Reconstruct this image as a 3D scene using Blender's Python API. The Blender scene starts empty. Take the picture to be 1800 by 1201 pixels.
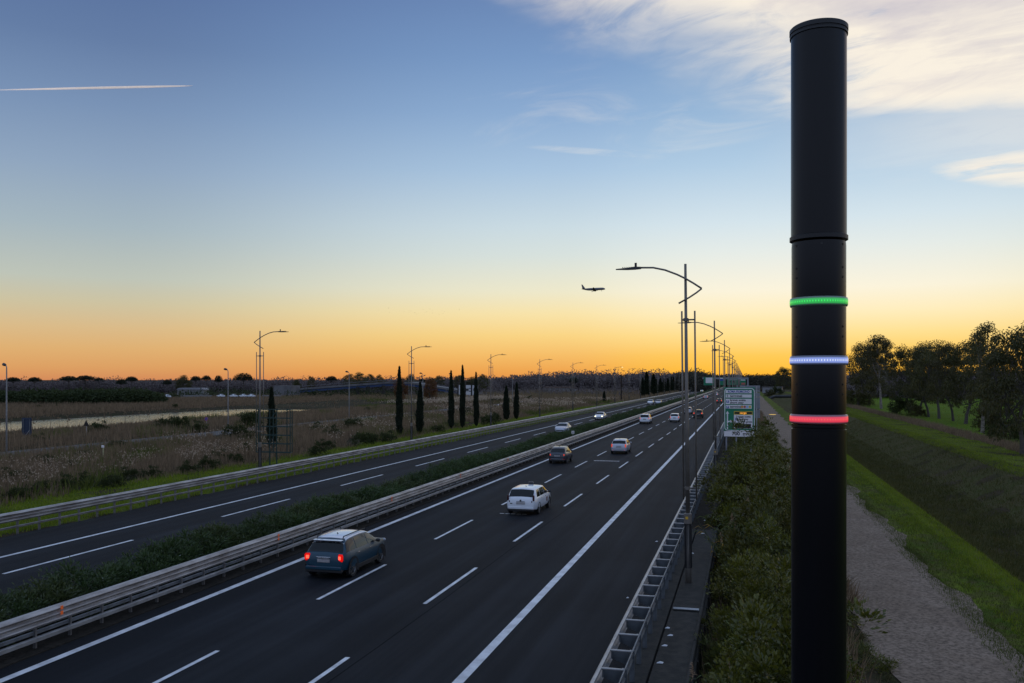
import bpy, bmesh, math, random
import numpy as np
from mathutils import Vector, Matrix

S = bpy.context.scene
COL = S.collection
rad = math.radians
rng = np.random.default_rng(7)
random.seed(7)

# ------------------------------------------------------------------ camera
# World: +Y runs along the motorway, +X to its right, road surface at z = 0.
FPX, HY, EYE = 1547.0, 668.0, 7.65
TH = math.atan(410 / FPX)
CT, ST = math.cos(TH), math.sin(TH)
cam = bpy.data.cameras.new("camera")
cam.sensor_width = 36
cam.lens = FPX / 1800 * 36
cam.shift_y = 67.5 / 1800
cam.clip_start = 0.1
cam.clip_end = 60000
cob = bpy.data.objects.new("camera", cam)
COL.objects.link(cob)
cob.location = (0, 0, EYE)
cob.rotation_euler = (rad(90), 0, TH)
S.camera = cob
S.view_settings.view_transform = 'Standard'
S.view_settings.look = 'None'
S.view_settings.gamma = 1
S.view_settings.use_curve_mapping = False
S.view_settings.exposure = 0.0
S.cycles.max_bounces = 6
S.cycles.transparent_max_bounces = 12


def lin(r, g, b):
    f = lambda c: c / 12.92 if c <= 0.04045 else ((c + 0.055) / 1.055) ** 2.4
    return (f(r / 255), f(g / 255), f(b / 255), 1)


# survey helpers: where a sight line meets a level, or a plane across / along the road
def at_z(px, py, z=0.0):
    zc = FPX * (EYE - z) / (py - HY)
    xc = (px - 900) / FPX * zc
    return xc * CT - zc * ST, xc * ST + zc * CT


def at_y(px, py, Y):
    t = (px - 900) / FPX
    k = Y / (t * ST + CT)
    return k * (t * CT - ST), EYE + (HY - py) / FPX * k


def at_depth(px, py, zc):
    xc = (px - 900) / FPX * zc
    return xc * CT - zc * ST, xc * ST + zc * CT, EYE + (HY - py) / FPX * zc


# ------------------------------------------------------------------ sky and sun
class NT:
    def __init__(self, tree):
        self.t = tree
        tree.nodes.clear()

    def n(self, typ, **kw):
        o = self.t.nodes.new(typ)
        ins = kw.pop('ins', {})
        for k, v in kw.items():
            setattr(o, k, v)
        for k, v in ins.items():
            self.set(o.inputs[k], v)
        return o

    def set(self, sock, v):
        if hasattr(v, 'is_output'):
            self.t.links.new(v, sock)
        else:
            sock.default_value = v

    def m(self, op, a, b=None, c=None, clamp=False):
        o = self.n('ShaderNodeMath', operation=op, use_clamp=clamp)
        for i, v in enumerate((a, b, c)):
            if v is not None:
                self.set(o.inputs[i], v)
        return o.outputs[0]

    def dot(self, v, w):
        o = self.n('ShaderNodeVectorMath', operation='DOT_PRODUCT')
        self.set(o.inputs[0], v)
        self.set(o.inputs[1], w)
        return o.outputs['Value']

    def ss(self, v, a, b, lo=0.0, hi=1.0):
        o = self.n('ShaderNodeMapRange', interpolation_type='SMOOTHSTEP')
        for i, x in enumerate((v, a, b, lo, hi)):
            self.set(o.inputs[i], x)
        return o.outputs[0]

    def mix(self, f, a, b, blend='MIX'):
        o = self.n('ShaderNodeMix', data_type='RGBA', blend_type=blend)
        self.set(o.inputs[0], f)
        self.set(o.inputs[6], a)
        self.set(o.inputs[7], b)
        return o.outputs[2]

    def ramp(self, v, stops, interp='LINEAR'):
        o = self.n('ShaderNodeValToRGB')
        r = o.color_ramp
        r.interpolation = interp
        while len(r.elements) < len(stops):
            r.elements.new(0.5)
        for e, (p, c) in zip(r.elements, stops):
            e.position = p
            e.color = c if len(c) == 4 else (*c, 1)
        self.set(o.inputs[0], v)
        return o.outputs[0]

    def noise(self, vec, scale, detail=4, rough=0.55, dist=0.0):
        o = self.n('ShaderNodeTexNoise')
        if vec is not None:
            self.set(o.inputs['Vector'], vec)
        o.inputs['Scale'].default_value = scale
        o.inputs['Detail'].default_value = detail
        o.inputs['Roughness'].default_value = rough
        o.inputs['Distortion'].default_value = dist
        return o.outputs['Fac']


SUN_AZ = rad(4.5)      # the sun has just set a little right of the motorway's end
SUN_EL = rad(-0.8)
SUND = (math.sin(SUN_AZ), math.cos(SUN_AZ), 0.0)

world = bpy.data.worlds.new("World")
S.world = world
world.use_nodes = True
W = NT(world.node_tree)
tc = W.n('ShaderNodeTexCoord').outputs['Generated']
sep = W.n('ShaderNodeSeparateXYZ', ins={0: tc})
dx, dy, dz = sep.outputs
dzp = W.m('MAXIMUM', dz, 0.0)
hor = W.m('SQRT', W.m('ADD', W.m('MULTIPLY', dx, dx), W.m('MULTIPLY', dy, dy)))
toward = W.m('DIVIDE', W.dot(tc, SUND), W.m('MAXIMUM', hor, 0.01))   # cos of the azimuth from the sun
L_ = [(0.0, (213, 139, 90)), (0.013, (221, 160, 99)), (0.033, (223, 176, 115)), (0.055, (218, 187, 138)), (0.08, (205, 195, 162)), (0.105, (190, 196, 184)), (0.157, (165, 182, 191)),
      (0.216, (143, 165, 191)), (0.274, (121, 146, 181)), (0.333, (100, 125, 165)), (0.391, (88, 113, 158)), (0.45, (98, 124, 168)), (0.6, (134, 156, 200)), (1.0, (154, 178, 216))]
R_ = [(0.0, (230, 148, 70)), (0.0105, (239, 166, 80)), (0.027, (245, 188, 102)), (0.05, (250, 213, 132)), (0.075, (249, 228, 170)), (0.1, (238, 233, 204)), (0.14, (216, 226, 222)), (0.171, (203, 220, 228)),
      (0.232, (169, 197, 224)), (0.29, (141, 173, 211)), (0.345, (121, 154, 198)), (0.396, (108, 138, 184)), (0.47, (112, 142, 188)), (0.6, (142, 166, 208)), (1.0, (154, 178, 216))]
G_ = [(0.0, (255, 172, 42)), (0.0105, (255, 192, 62)), (0.027, (255, 203, 90)), (0.05, (255, 224, 146)), (0.073, (254, 237, 190)), (0.098, (250, 243, 220)), (0.14, (229, 236, 232)), (0.171, (212, 228, 236)),
      (0.232, (176, 204, 228)), (0.29, (150, 182, 215)), (0.36, (122, 156, 198)), (0.6, (142, 166, 208)), (1.0, (154, 178, 216))]
B_ = [(0.0, (120, 128, 154)), (0.1, (170, 178, 204)), (0.25, (170, 187, 220)), (0.5, (158, 180, 218)), (1.0, (154, 178, 216))]
rampof = lambda st: W.ramp(dzp, [(p, lin(*c)) for p, c in st])
skyc = W.mix(W.ss(toward, -0.3, 0.6), rampof(B_), rampof(L_))
skyc = W.mix(W.ss(toward, 0.72, 0.985), skyc, rampof(R_))
skyc = W.mix(W.ss(toward, 0.96, 0.999), skyc, rampof(G_))

# high cloud on a level sheet: p = horizontal direction / height
inv = W.m('DIVIDE', 1.0, W.m('MAXIMUM', dz, 0.03))
ca = W.m('MULTIPLY', W.dot(tc, (CT, ST, 0)), inv)
cb = W.m('MULTIPLY', W.dot(tc, (-ST, CT, 0)), inv)
comb = W.n('ShaderNodeCombineXYZ', ins={0: ca, 1: cb})
cp = comb.outputs[0]


def streak(ang, sx, sy, scale, detail=7, rough=0.6, dist=0.4, off=(0, 0, 0)):
    a, b = math.cos(ang), math.sin(ang)      # sx along the fibres, sy across them
    al = W.m('MULTIPLY', W.dot(cp, (a, b, 0)), sx)
    ac = W.m('MULTIPLY', W.dot(cp, (-b, a, 0)), sy)
    return W.noise(W.n('ShaderNodeCombineXYZ', ins={0: W.m('ADD', al, off[0]), 1: W.m('ADD', ac, off[1])}).outputs[0], scale, detail, rough, dist)


warp = W.m('MULTIPLY', W.m('SUBTRACT', streak(0.3, 1, 1, 1.6, 4), 0.5), 0.9)
n1 = streak(rad(-52), 0.75, 1.25, 1.7, 10, 0.6, 0.9)
n2 = streak(rad(-56), 0.75, 1.3, 2.9, 11, 0.66, 1.2, (3, 1, 0))
n3 = streak(rad(-40), 0.5, 1.3, 1.5, 6, 0.6, 0.5, (7, 2, 0))
edgeA = W.m('ADD', W.m('SUBTRACT', ca, W.m('MULTIPLY', W.m('SUBTRACT', cb, 2.2), 0.95)), warp)         # right of the diagonal edge
edgeB = W.m('ADD', W.m('SUBTRACT', 3.42, cb), W.m('MULTIPLY', warp, 0.55))                               # nearer than the far edge
ahead = W.ss(cb, 0.7, 1.7)
mA = W.m('MULTIPLY', W.m('MULTIPLY', W.ss(edgeA, -0.3, 0.55), W.ss(edgeB, -0.06, 0.4)), ahead)
body = W.m('MULTIPLY', mA, W.ss(W.m('ADD', W.m('ADD', W.m('MULTIPLY', n1, 0.55), W.m('MULTIPLY', n2, 0.45)), W.ss(edgeA, 0.1, 1.1, 0.0, 0.2)), 0.3, 0.56))
# a second, smaller bank farther off to the right
eC = W.m('SUBTRACT', 1.0, W.m('ADD', W.m('POWER', W.m('DIVIDE', W.m('SUBTRACT', ca, 2.62), 0.72), 2.0), W.m('POWER', W.m('DIVIDE', W.m('SUBTRACT', W.m('SUBTRACT', cb, 4.2), W.m('MULTIPLY', W.m('SUBTRACT', ca, 2.6), 0.35)), 0.42), 2.0)))
bank = W.m('MULTIPLY', W.ss(W.m('ADD', eC, W.m('MULTIPLY', warp, 1.2)), -0.05, 0.8), W.ss(n1, 0.3, 0.55))
# thin wisps in the middle
eW = W.m('SUBTRACT', 1.0, W.m('ADD', W.m('POWER', W.m('DIVIDE', W.m('SUBTRACT', ca, 0.45), 0.8), 2.0), W.m('POWER', W.m('DIVIDE', W.m('SUBTRACT', cb, 3.4), 0.8), 2.0)))
wisp = W.m('MULTIPLY', W.m('MULTIPLY', W.ss(eW, 0.0, 0.9), W.ss(n1, 0.46, 0.72)), 0.2)
eV = W.m('SUBTRACT', 1.0, W.m('ADD', W.m('POWER', W.m('DIVIDE', W.m('SUBTRACT', ca, 0.36), 0.34), 2.0), W.m('POWER', W.m('DIVIDE', W.m('SUBTRACT', W.m('SUBTRACT', cb, 3.86), W.m('MULTIPLY', W.m('SUBTRACT', ca, 0.36), 0.3)), 0.07), 2.0)))
wisp2 = W.m('MULTIPLY', W.m('MULTIPLY', W.ss(eV, 0.0, 0.9), W.ss(n2, 0.35, 0.6)), 0.2)
veil = W.m('MULTIPLY', W.m('MULTIPLY', W.ss(W.m('ADD', ca, W.m('MULTIPLY', warp, 0.8)), 0.9, 2.0), W.ss(W.m('ADD', cb, warp), 4.6, 3.3)), W.m('MULTIPLY', ahead, 0.42))
cover = W.m('MAXIMUM', W.m('MAXIMUM', W.m('MAXIMUM', veil, W.m('MULTIPLY', body, 0.93)), W.m('MULTIPLY', bank, 0.85)), W.m('MAXIMUM', wisp, wisp2))
# lit from below and behind by the set sun: palest over the glow, lilac grey overhead
glow = W.m('MULTIPLY', W.ss(toward, 0.86, 1.0), W.ss(dz, 0.5, 0.24))
lit = W.m('ADD', W.m('MULTIPLY', W.ss(n3, 0.36, 0.64), 0.6), W.m('MULTIPLY', glow, 0.45), clamp=True)
lit = W.m('ADD', lit, W.m('ADD', W.m('MULTIPLY', W.ss(edgeB, 1.1, 0.1), 0.6), W.m('MULTIPLY', W.ss(edgeA, 0.9, 0.1), 0.5)), clamp=True)
lit = W.m('MULTIPLY', lit, W.ss(n2, 0.2, 0.7, 0.75, 1.1), clamp=True)
cloudc = W.mix(lit, lin(192, 186, 200), lin(255, 244, 226))
skyc = W.mix(cover, skyc, cloudc)
nish = W.n('ShaderNodeTexSky', sky_type='NISHITA', sun_disc=False)
nish.sun_elevation = rad(0.3)
nish.sun_rotation = SUN_AZ
bg1 = W.n('ShaderNodeBackground', ins={0: skyc, 1: 1.0})
bg2 = W.n('ShaderNodeBackground', ins={0: nish.outputs[0], 1: 0.002})
addb = W.n('ShaderNodeAddShader')
W.t.links.new(bg1.outputs[0], addb.inputs[0])
W.t.links.new(bg2.outputs[0], addb.inputs[1])
wo = W.n('ShaderNodeOutputWorld')
W.t.links.new(addb.outputs[0], wo.inputs[0])

# the sun, just under the horizon: it still reaches the vapour trail, no longer the ground
sun = bpy.data.lights.new("sun", 'SUN')
sun.energy = 4.2
sun.angle = rad(0.5)
sun.color = (1.0, 0.8, 0.62)
sob = bpy.data.objects.new("sun", sun)
COL.objects.link(sob)
d = Vector((math.sin(SUN_AZ) * math.cos(SUN_EL), math.cos(SUN_AZ) * math.cos(SUN_EL), math.sin(SUN_EL)))
sob.rotation_euler = (-d).to_track_quat('-Z', 'Y').to_euler()
# ------------------------------------------------------------------ materials
def mat_new(name):
    m = bpy.data.materials.new(name)
    m.use_nodes = True
    return m, NT(m.node_tree)


def pbr(name, col, rough=0.5, metal=0.0, var=0.25, scale=3.0, col2=None, bump=0.0, bscale=None, stretch=None, coat=0.0, emit=None, estr=0.0, spec=0.5, island=0.0, transl=0.0, objvar=0.0):
    m, t = mat_new(name)
    c1 = (*col, 1) if len(col) == 3 else col
    c2 = col2 if col2 is not None else tuple(x * (1 - var) for x in c1[:3])
    c2 = (*c2, 1) if len(c2) == 3 else c2
    co = t.n('ShaderNodeTexCoord').outputs['Object']
    if stretch:
        mp = t.n('ShaderNodeMapping')
        t.set(mp.inputs['Vector'], co)
        mp.inputs['Scale'].default_value = stretch
        co = mp.outputs[0]
    f = t.ss(t.noise(co, scale, 5, 0.6), 0.32, 0.68)
    if island:
        g = t.n('ShaderNodeNewGeometry').outputs['Random Per Island']
        f = t.m('ADD', t.m('MULTIPLY', f, 1 - island), t.m('MULTIPLY', g, island), clamp=True)
    base = t.mix(f, c1, c2)
    if objvar:
        # each plant has its own shade: some darker, some gone brown
        rnd = t.n('ShaderNodeObjectInfo').outputs['Random']
        base = t.mix(t.m('MULTIPLY', t.ss(rnd, 0.0, 1.0), objvar), base, tuple(.35 * (x + y) / 2 for x, y in zip(c1[:3], c2[:3])) + (1,))
        hue = t.m('FRACT', t.m('MULTIPLY', rnd, 7.31))
        base = t.mix(t.m('MULTIPLY', t.ss(hue, .55, 1.0), objvar * .6), base, (.1, .068, .022, 1))
    b = t.n('ShaderNodeBsdfPrincipled')
    t.set(b.inputs['Base Color'], base)
    b.inputs['Roughness'].default_value = rough
    b.inputs['Metallic'].default_value = metal
    b.inputs['Specular IOR Level'].default_value = spec
    b.inputs['Coat Weight'].default_value = coat
    b.inputs['Coat Roughness'].default_value = 0.08
    if emit:
        b.inputs['Emission Color'].default_value = (*emit[:3], 1)
        b.inputs['Emission Strength'].default_value = estr
    if bump:
        bp = t.n('ShaderNodeBump')
        bp.inputs['Strength'].default_value = bump
        bp.inputs['Distance'].default_value = 0.02
        t.set(bp.inputs['Height'], t.noise(co, bscale or scale * 6, 4, 0.6))
        t.t.links.new(bp.outputs[0], b.inputs['Normal'])
    sh = b.outputs[0]
    if transl:
        tr = t.n('ShaderNodeBsdfTranslucent')
        t.set(tr.inputs[0], base)
        mx = t.n('ShaderNodeMixShader', ins={0: transl})
        t.t.links.new(sh, mx.inputs[1])
        t.t.links.new(tr.outputs[0], mx.inputs[2])
        sh = mx.outputs[0]
    o = t.n('ShaderNodeOutputMaterial')
    t.t.links.new(sh, o.inputs[0])
    return m


def leafmat(name, c1, c2, rough=0.5, transl=0.3, spec=0.4, scale=0.6, objvar=0.0):
    return pbr(name, c1, rough, 0, 0, scale, c2, island=0.65, transl=transl, spec=spec, objvar=objvar)


# ------------------------------------------------------------------ mesh building
class MB:
    def __init__(self):
        self.V, self.F, self.n = [], {}, 0

    def add(self, V, F, mi=0):
        V = np.asarray(V, float).reshape(-1, 3)
        self.V.append(V)
        groups = {}
        if isinstance(F, np.ndarray):
            groups[F.shape[1]] = [F]
        else:
            for f in F:
                groups.setdefault(len(f), []).append(f)
        for k, fs in groups.items():
            A = np.concatenate([np.asarray(x).reshape(-1, k) for x in fs]) + self.n
            self.F.setdefault(k, []).append((A, mi))
        self.n += len(V)
        return self

    def box(self, c, s, rz=0.0, mi=0, ry=0.0, rx=0.0):
        h = np.array(s) / 2
        P = np.array([[x, y, z] for x in (-1, 1) for y in (-1, 1) for z in (-1, 1)]) * h
        if rx or ry or rz:
            R = np.array(Matrix.Rotation(rz, 3, 'Z') @ Matrix.Rotation(ry, 3, 'Y') @ Matrix.Rotation(rx, 3, 'X'))
            P = P @ R.T
        P = P + np.array(c)
        return self.add(P, [(0, 1, 3, 2), (4, 6, 7, 5), (0, 4, 5, 1), (2, 3, 7, 6), (0, 2, 6, 4), (1, 5, 7, 3)], mi)

    def rbox(self, c, s, r=0.02, rz=0.0, mi=0):
        # box with chamfered edges: an octagonal outline in two directions
        hx, hy, hz = np.array(s) / 2
        r = min(r, hx * .9, hy * .9, hz * .9)
        rings = []
        for z, q in ((-hz, r), (-hz + r, 0), (hz - r, 0), (hz, r)):
            a, b = hx - q, hy - q
            e = r if q == 0 else r * 0.6
            rings.append([(a - e, -b, z), (a, -b + e, z), (a, b - e, z), (a - e, b, z), (-a + e, b, z), (-a, b - e, z), (-a, -b + e, z), (-a + e, -b, z)])
        P = np.array(rings).reshape(-1, 3)
        if rz:
            P = P @ np.array(Matrix.Rotation(rz, 3, 'Z')).T
        F = [tuple(range(7, -1, -1)), tuple(range(24, 32))]
        for k in range(3):
            for i in range(8):
                j = (i + 1) % 8
                F.append((k * 8 + i, k * 8 + j, k * 8 + 8 + j, k * 8 + 8 + i))
        return self.add(P + np.array(c), F, mi)

    def tube(self, pts, r, n=8, mi=0, cap=True):
        pts = [Vector(p) for p in pts]
        rs = list(r) if hasattr(r, '__len__') else [r] * len(pts)
        V, F = [], []
        up = None
        for i, p in enumerate(pts):
            t = (pts[min(i + 1, len(pts) - 1)] - pts[max(i - 1, 0)]).normalized()
            if up is None:
                up = t.orthogonal().normalized()
            up = (up - t * up.dot(t)).normalized()
            v = t.cross(up)
            for k in range(n):
                a = 2 * math.pi * k / n
                V.append(p + rs[i] * (math.cos(a) * up + math.sin(a) * v))
        for i in range(len(pts) - 1):
            for k in range(n):
                j = (k + 1) % n
                F.append((i * n + k, i * n + j, i * n + n + j, i * n + n + k))
        if cap:
            F.append(tuple(range(n - 1, -1, -1)))
            F.append(tuple(range((len(pts) - 1) * n, len(pts) * n)))
        return self.add([tuple(v) for v in V], F, mi)

    def lathe(self, prof, n=24, mi=0, axis='Z', c=(0, 0, 0), cap=True):
        V, F = [], []
        for (r, z) in prof:
            for k in range(n):
                a = 2 * math.pi * k / n
                x, y = r * math.cos(a), r * math.sin(a)
                V.append((x, y, z) if axis == 'Z' else (z, x, y))
        for i in range(len(prof) - 1):
            for k in range(n):
                j = (k + 1) % n
                F.append((i * n + k, i * n + j, i * n + n + j, i * n + n + k))
        if cap:
            F.append(tuple(range(n - 1, -1, -1)))
            F.append(tuple(range((len(prof) - 1) * n, len(prof) * n)))
        return self.add(np.array(V) + np.array(c), F, mi)

    def sweep(self, prof, y0, y1, mi=0, ys=None):
        # an open profile [(x, z)] swept along Y
        ys = ys or [y0, y1]
        V = [(x, y, z) for y in ys for (x, z) in prof]
        m = len(prof)
        F = [(i * m + k, i * m + k + 1, i * m + m + k + 1, i * m + m + k) for i in range(len(ys) - 1) for k in range(m - 1)]
        return self.add(V, F, mi)

    def prism(self, poly, y0, y1, mi=0):
        # closed polygon [(x, z)] extruded along Y
        m = len(poly)
        V = [(x, y, z) for y in (y0, y1) for (x, z) in poly]
        F = [tuple(range(m)), tuple(range(2 * m - 1, m - 1, -1))]
        F += [(k, m + k, m + (k + 1) % m, (k + 1) % m) for k in range(m)]
        return self.add(V, F, mi)

    def grid(self, P, mi=0):
        P = np.asarray(P, float)
        a, b = P.shape[:2]
        I = np.arange(a * b).reshape(a, b)
        F = np.stack([I[:-1, :-1], I[1:, :-1], I[1:, 1:], I[:-1, 1:]], -1).reshape(-1, 4)
        return self.add(P.reshape(-1, 3), F, mi)

    def mesh(self, name, mats, smooth=False):
        me = bpy.data.meshes.new(name)
        V = np.concatenate(self.V)
        me.vertices.add(len(V))
        me.vertices.foreach_set('co', V.astype(np.float32).ravel())
        loops, starts, tot, mis, s = [], [], [], [], 0
        for k, lst in self.F.items():
            for A, mi in lst:
                loops.append(A.ravel())
                q = len(A)
                starts.append(s + k * np.arange(q))
                tot.append(np.full(q, k))
                mis.append(np.full(q, mi))
                s += k * q
        L = np.concatenate(loops).astype(np.int32)
        me.loops.add(len(L))
        me.loops.foreach_set('vertex_index', L)
        st = np.concatenate(starts).astype(np.int32)
        me.polygons.add(len(st))
        me.polygons.foreach_set('loop_start', st)
        me.polygons.foreach_set('loop_total', np.concatenate(tot).astype(np.int32))
        me.polygons.foreach_set('material_index', np.concatenate(mis).astype(np.int32))
        me.polygons.foreach_set('use_smooth', np.full(len(st), bool(smooth)))
        me.update(calc_edges=True)
        me.validate()
        for m in (mats if isinstance(mats, (list, tuple)) else [mats]):
            me.materials.append(m)
        if smooth == 'auto':
            me.set_sharp_from_angle(angle=rad(35))
        return me


def obj(name, me, parent=None, loc=None, rz=0.0):
    o = bpy.data.objects.new(name, me)
    COL.objects.link(o)
    if parent is not None:
        o.parent = parent
    if loc is not None:
        o.location = loc
    if rz:
        o.rotation_euler = (0, 0, rz)
    return o


def build(mb, name, mats, parent=None, smooth=False, loc=None):
    return obj(name, mb.mesh(name, mats, smooth), parent, loc)


def tag(o, label=None, cat=None, group=None, kind=None):
    if label:
        o['label'] = label
    if cat:
        o['category'] = cat
    if group:
        o['group'] = group
    if kind:
        o['kind'] = kind
    return o


def thing(name, label, cat, loc=(0, 0, 0), rz=0.0, group=None):
    return tag(obj(name, None, None, loc, rz), label, cat, group)


def copy_tree(o, parent=None):
    c = o.copy()
    COL.objects.link(c)
    if parent is not None:
        c.parent = parent
    for ch in list(o.children):
        copy_tree(ch, c)
    return c


def text(name, body, size, m, parent, loc, align='LEFT', ext=0.004, xs=1.0, rot=(math.pi / 2, 0, 0)):
    cu = bpy.data.curves.new(name, 'FONT')
    cu.body = body
    cu.size = size
    cu.extrude = ext
    cu.offset = size * .022
    cu.align_x = align
    cu.align_y = 'CENTER'
    cu.materials.append(m)
    tmp = bpy.data.objects.new(name, cu)
    COL.objects.link(tmp)
    dg = bpy.context.evaluated_depsgraph_get()
    me = bpy.data.meshes.new_from_object(tmp.evaluated_get(dg))
    bpy.data.objects.remove(tmp)
    o = obj(name, me, parent, loc)
    o.rotation_euler = rot
    o.scale = (xs, 1, 1)
    return o


ORD = ['first', 'second', 'third', 'fourth', 'fifth', 'sixth', 'seventh', 'eighth', 'ninth', 'tenth', 'eleventh', 'twelfth', 'thirteenth', 'fourteenth', 'fifteenth', 'sixteenth', 'seventeenth', 'eighteenth', 'nineteenth', 'twentieth']
# ------------------------------------------------------------------ terrain
PROF = [(-30000, 0), (-2500, 0), (-260, -.4), (-200, -.4), (-152, -.35), (-147.5, -.95), (-144, -2.1), (-120, -2.1), (-116.5, -.95), (-112, -.5), (-90, -.45), (-80, -.45), (-79, -.3), (-73, -.3), (-72, -.45), (-60, -.5), (-46, -.45),
        (-43, -.38), (-40, -.25), (-36.4, -.12), (-35.2, -.1), (-34.9, -.35), (-23.2, -.35), (-19, -.35), (-3.3, -.35), (-1.36, -.4), (-1.34, -1.7), (0.5, -1.65), (3, -1.6), (4.3, -1.58), (6.4, -1.55), (8.7, -1.55), (9.8, -1.5), (11.1, -1.36), (11.9, -1.5),
        (13.5, -2.6), (15.4, -3.8), (18.6, -4.1), (21.5, -3.2), (25.3, -1.7), (26.6, -1.3), (28, -1.28), (33, -1.45), (37, -1.6), (60, -1.65), (150, -1.6), (2500, -1.0), (30000, 0)]
GX = np.array([p[0] for p in PROF], float)
GZ = np.array([p[1] for p in PROF], float)
GXd = np.unique(np.concatenate([GX, np.arange(-250, -40, 6.0), np.arange(40, 160, 8.0)]))
GYd = np.concatenate([[-20000, -3000, -400], np.arange(-40, 420, 4.0), np.arange(440, 1300, 40.0), [2000, 4000, 9000, 30000]])


def gz(x, y):
    x = np.asarray(x, float)
    y = np.asarray(y, float)
    z = np.interp(x, GX, GZ)
    m = np.clip((y - 212) / 32, 0, 1)
    m = m * m * (3 - 2 * m)
    riv = (x > -152) & (x < -112)
    z = np.where(riv, z * (1 - m) + (-.45) * m, z)
    near = np.exp(-np.maximum(np.abs(x) - 150, 0) / 300) * np.exp(-np.maximum(np.abs(y) - 500, 0) / 300)
    soft = ((x < -41) & ((x < -80) | (x > -72)) & ~riv) | (x > 12.5)
    wob = 0.10 * np.sin(x * .33 + 1.3 * np.sin(y * .11)) * np.sin(y * .17 + .5) + 0.05 * np.sin(x * .9 + y * .6)
    return z + np.where(soft, wob * near, 0.0)


def sheet(name, x0, x1, y0, y1, m, dz=0.0, edge=0.0, kind='structure', parent=None, seed=1):
    xs = GXd[(GXd > x0 + .05) & (GXd < x1 - .05)]
    if edge:
        xs = xs[(xs > x0 + 1.6 * edge) & (xs < x1 - 1.6 * edge)]
    xs = np.concatenate([[x0], xs, [x1]])
    if x1 - x0 < 60:
        xs = np.unique(np.concatenate([xs, np.linspace(x0, x1, 4)]))
    ys = GYd[(GYd > y0 + .05) & (GYd < y1 - .05)]
    ys = np.concatenate([[y0], ys, [y1]])
    if edge and edge < 1:
        ys = np.unique(np.concatenate([ys, np.arange(max(y0, 0), min(y1, 130), .8)]))
    X, Y = np.meshgrid(xs, ys, indexing='ij')
    if edge:
        r = np.random.default_rng(seed)
        ph = r.uniform(0, 6, 6)
        for k, sgn in ((0, 1), (-1, 1)):
            X[k] += edge * (np.sin(ys * .31 + ph[k]) * .5 + np.sin(ys * .83 + ph[k + 1]) * .35 + np.sin(ys * 2.1 + ph[k + 2]) * .15)
    Z = gz(X, Y) + dz
    mb = MB().grid(np.stack([X, Y, Z], -1))
    o = build(mb, name, m, parent, True)
    if kind:
        o['kind'] = kind
    return o


def ground_mat(name, cols, s1, s2, bump=.6):
    m, t = mat_new(name)
    co = t.n('ShaderNodeTexCoord').outputs['Object']
    a = t.ss(t.noise(co, s1, 6, .62, .4), .36, .64)
    b = t.ss(t.noise(co, s2, 5, .7), .38, .66)
    c = t.mix(b, t.mix(a, (*cols[0], 1), (*cols[1], 1)), (*cols[2], 1))
    p = t.n('ShaderNodeBsdfPrincipled')
    t.set(p.inputs['Base Color'], c)
    p.inputs['Roughness'].default_value = .9
    p.inputs['Specular IOR Level'].default_value = .02
    bp = t.n('ShaderNodeBump')
    bp.inputs['Strength'].default_value = bump
    bp.inputs['Distance'].default_value = .08
    t.set(bp.inputs['Height'], t.noise(co, s2 * 3, 5, .7))
    t.t.links.new(bp.outputs[0], p.inputs['Normal'])
    t.t.links.new(p.outputs[0], t.n('ShaderNodeOutputMaterial').inputs[0])
    return m


M = {}
M['soil'] = ground_mat('field_soil', [(.045, .034, .022), (.07, .053, .035), (.035, .036, .016)], .05, .5)
M['turf'] = ground_mat('turf', [(.06, .1, .012), (.13, .17, .018), (.085, .075, .03)], .25, 1.6)
M['turf2'] = ground_mat('meadow', [(.07, .135, .01), (.1, .17, .014), (.085, .12, .018)], .05, .3)
M['bank'] = ground_mat('bank_earth', [(.065, .056, .024), (.048, .06, .016), (.085, .072, .038)], .3, 2.2)
M['track'] = ground_mat('gravel_track', [(.24, .178, .13), (.29, .22, .165), (.12, .092, .07)], .45, 7.0, .12)
M['lane'] = ground_mat('service_road', [(.13, .125, .12), (.17, .16, .15), (.11, .105, .1)], .2, 3.0, .3)
M['dirt'] = ground_mat('roadside_dirt', [(.035, .03, .025), (.05, .043, .036), (.028, .026, .022)], .7, 6.0)

ground = build(MB().grid((lambda X, Y: np.stack([X, Y, gz(X, Y)], -1))(*np.meshgrid(GXd, GYd, indexing='ij'))), 'ground', M['soil'], None, True)
ground['kind'] = 'structure'
sheet('verge', -47.5, -35.25, -30, 900, M['turf'], .012, .5)
sheet('service_road', -79, -73, -60, 330, M['lane'], .03, .25)
sheet('far_meadow', -150, -60, 330, 520, M['turf2'], .03, 5)
sheet('near_meadow', -74, -52, 118, 172, M['turf2'], .02, 4)
sheet('gravel_track', 4.2, 8.75, -10, 700, M['track'], .03, .55, seed=4)
sheet('track_verge', 8.6, 11.95, -10, 700, M['turf'], .012, .35, seed=5)
sheet('ditch_bank', 11.9, 26.4, -10, 700, M['bank'], .012, .2, seed=6)
sheet('dike_top', 26.3, 33.5, -10, 700, M['turf'], .02, .4, seed=7)
sheet('pasture', 36, 260, -10, 620, M['turf2'], .02, 1.5, seed=8)

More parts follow.
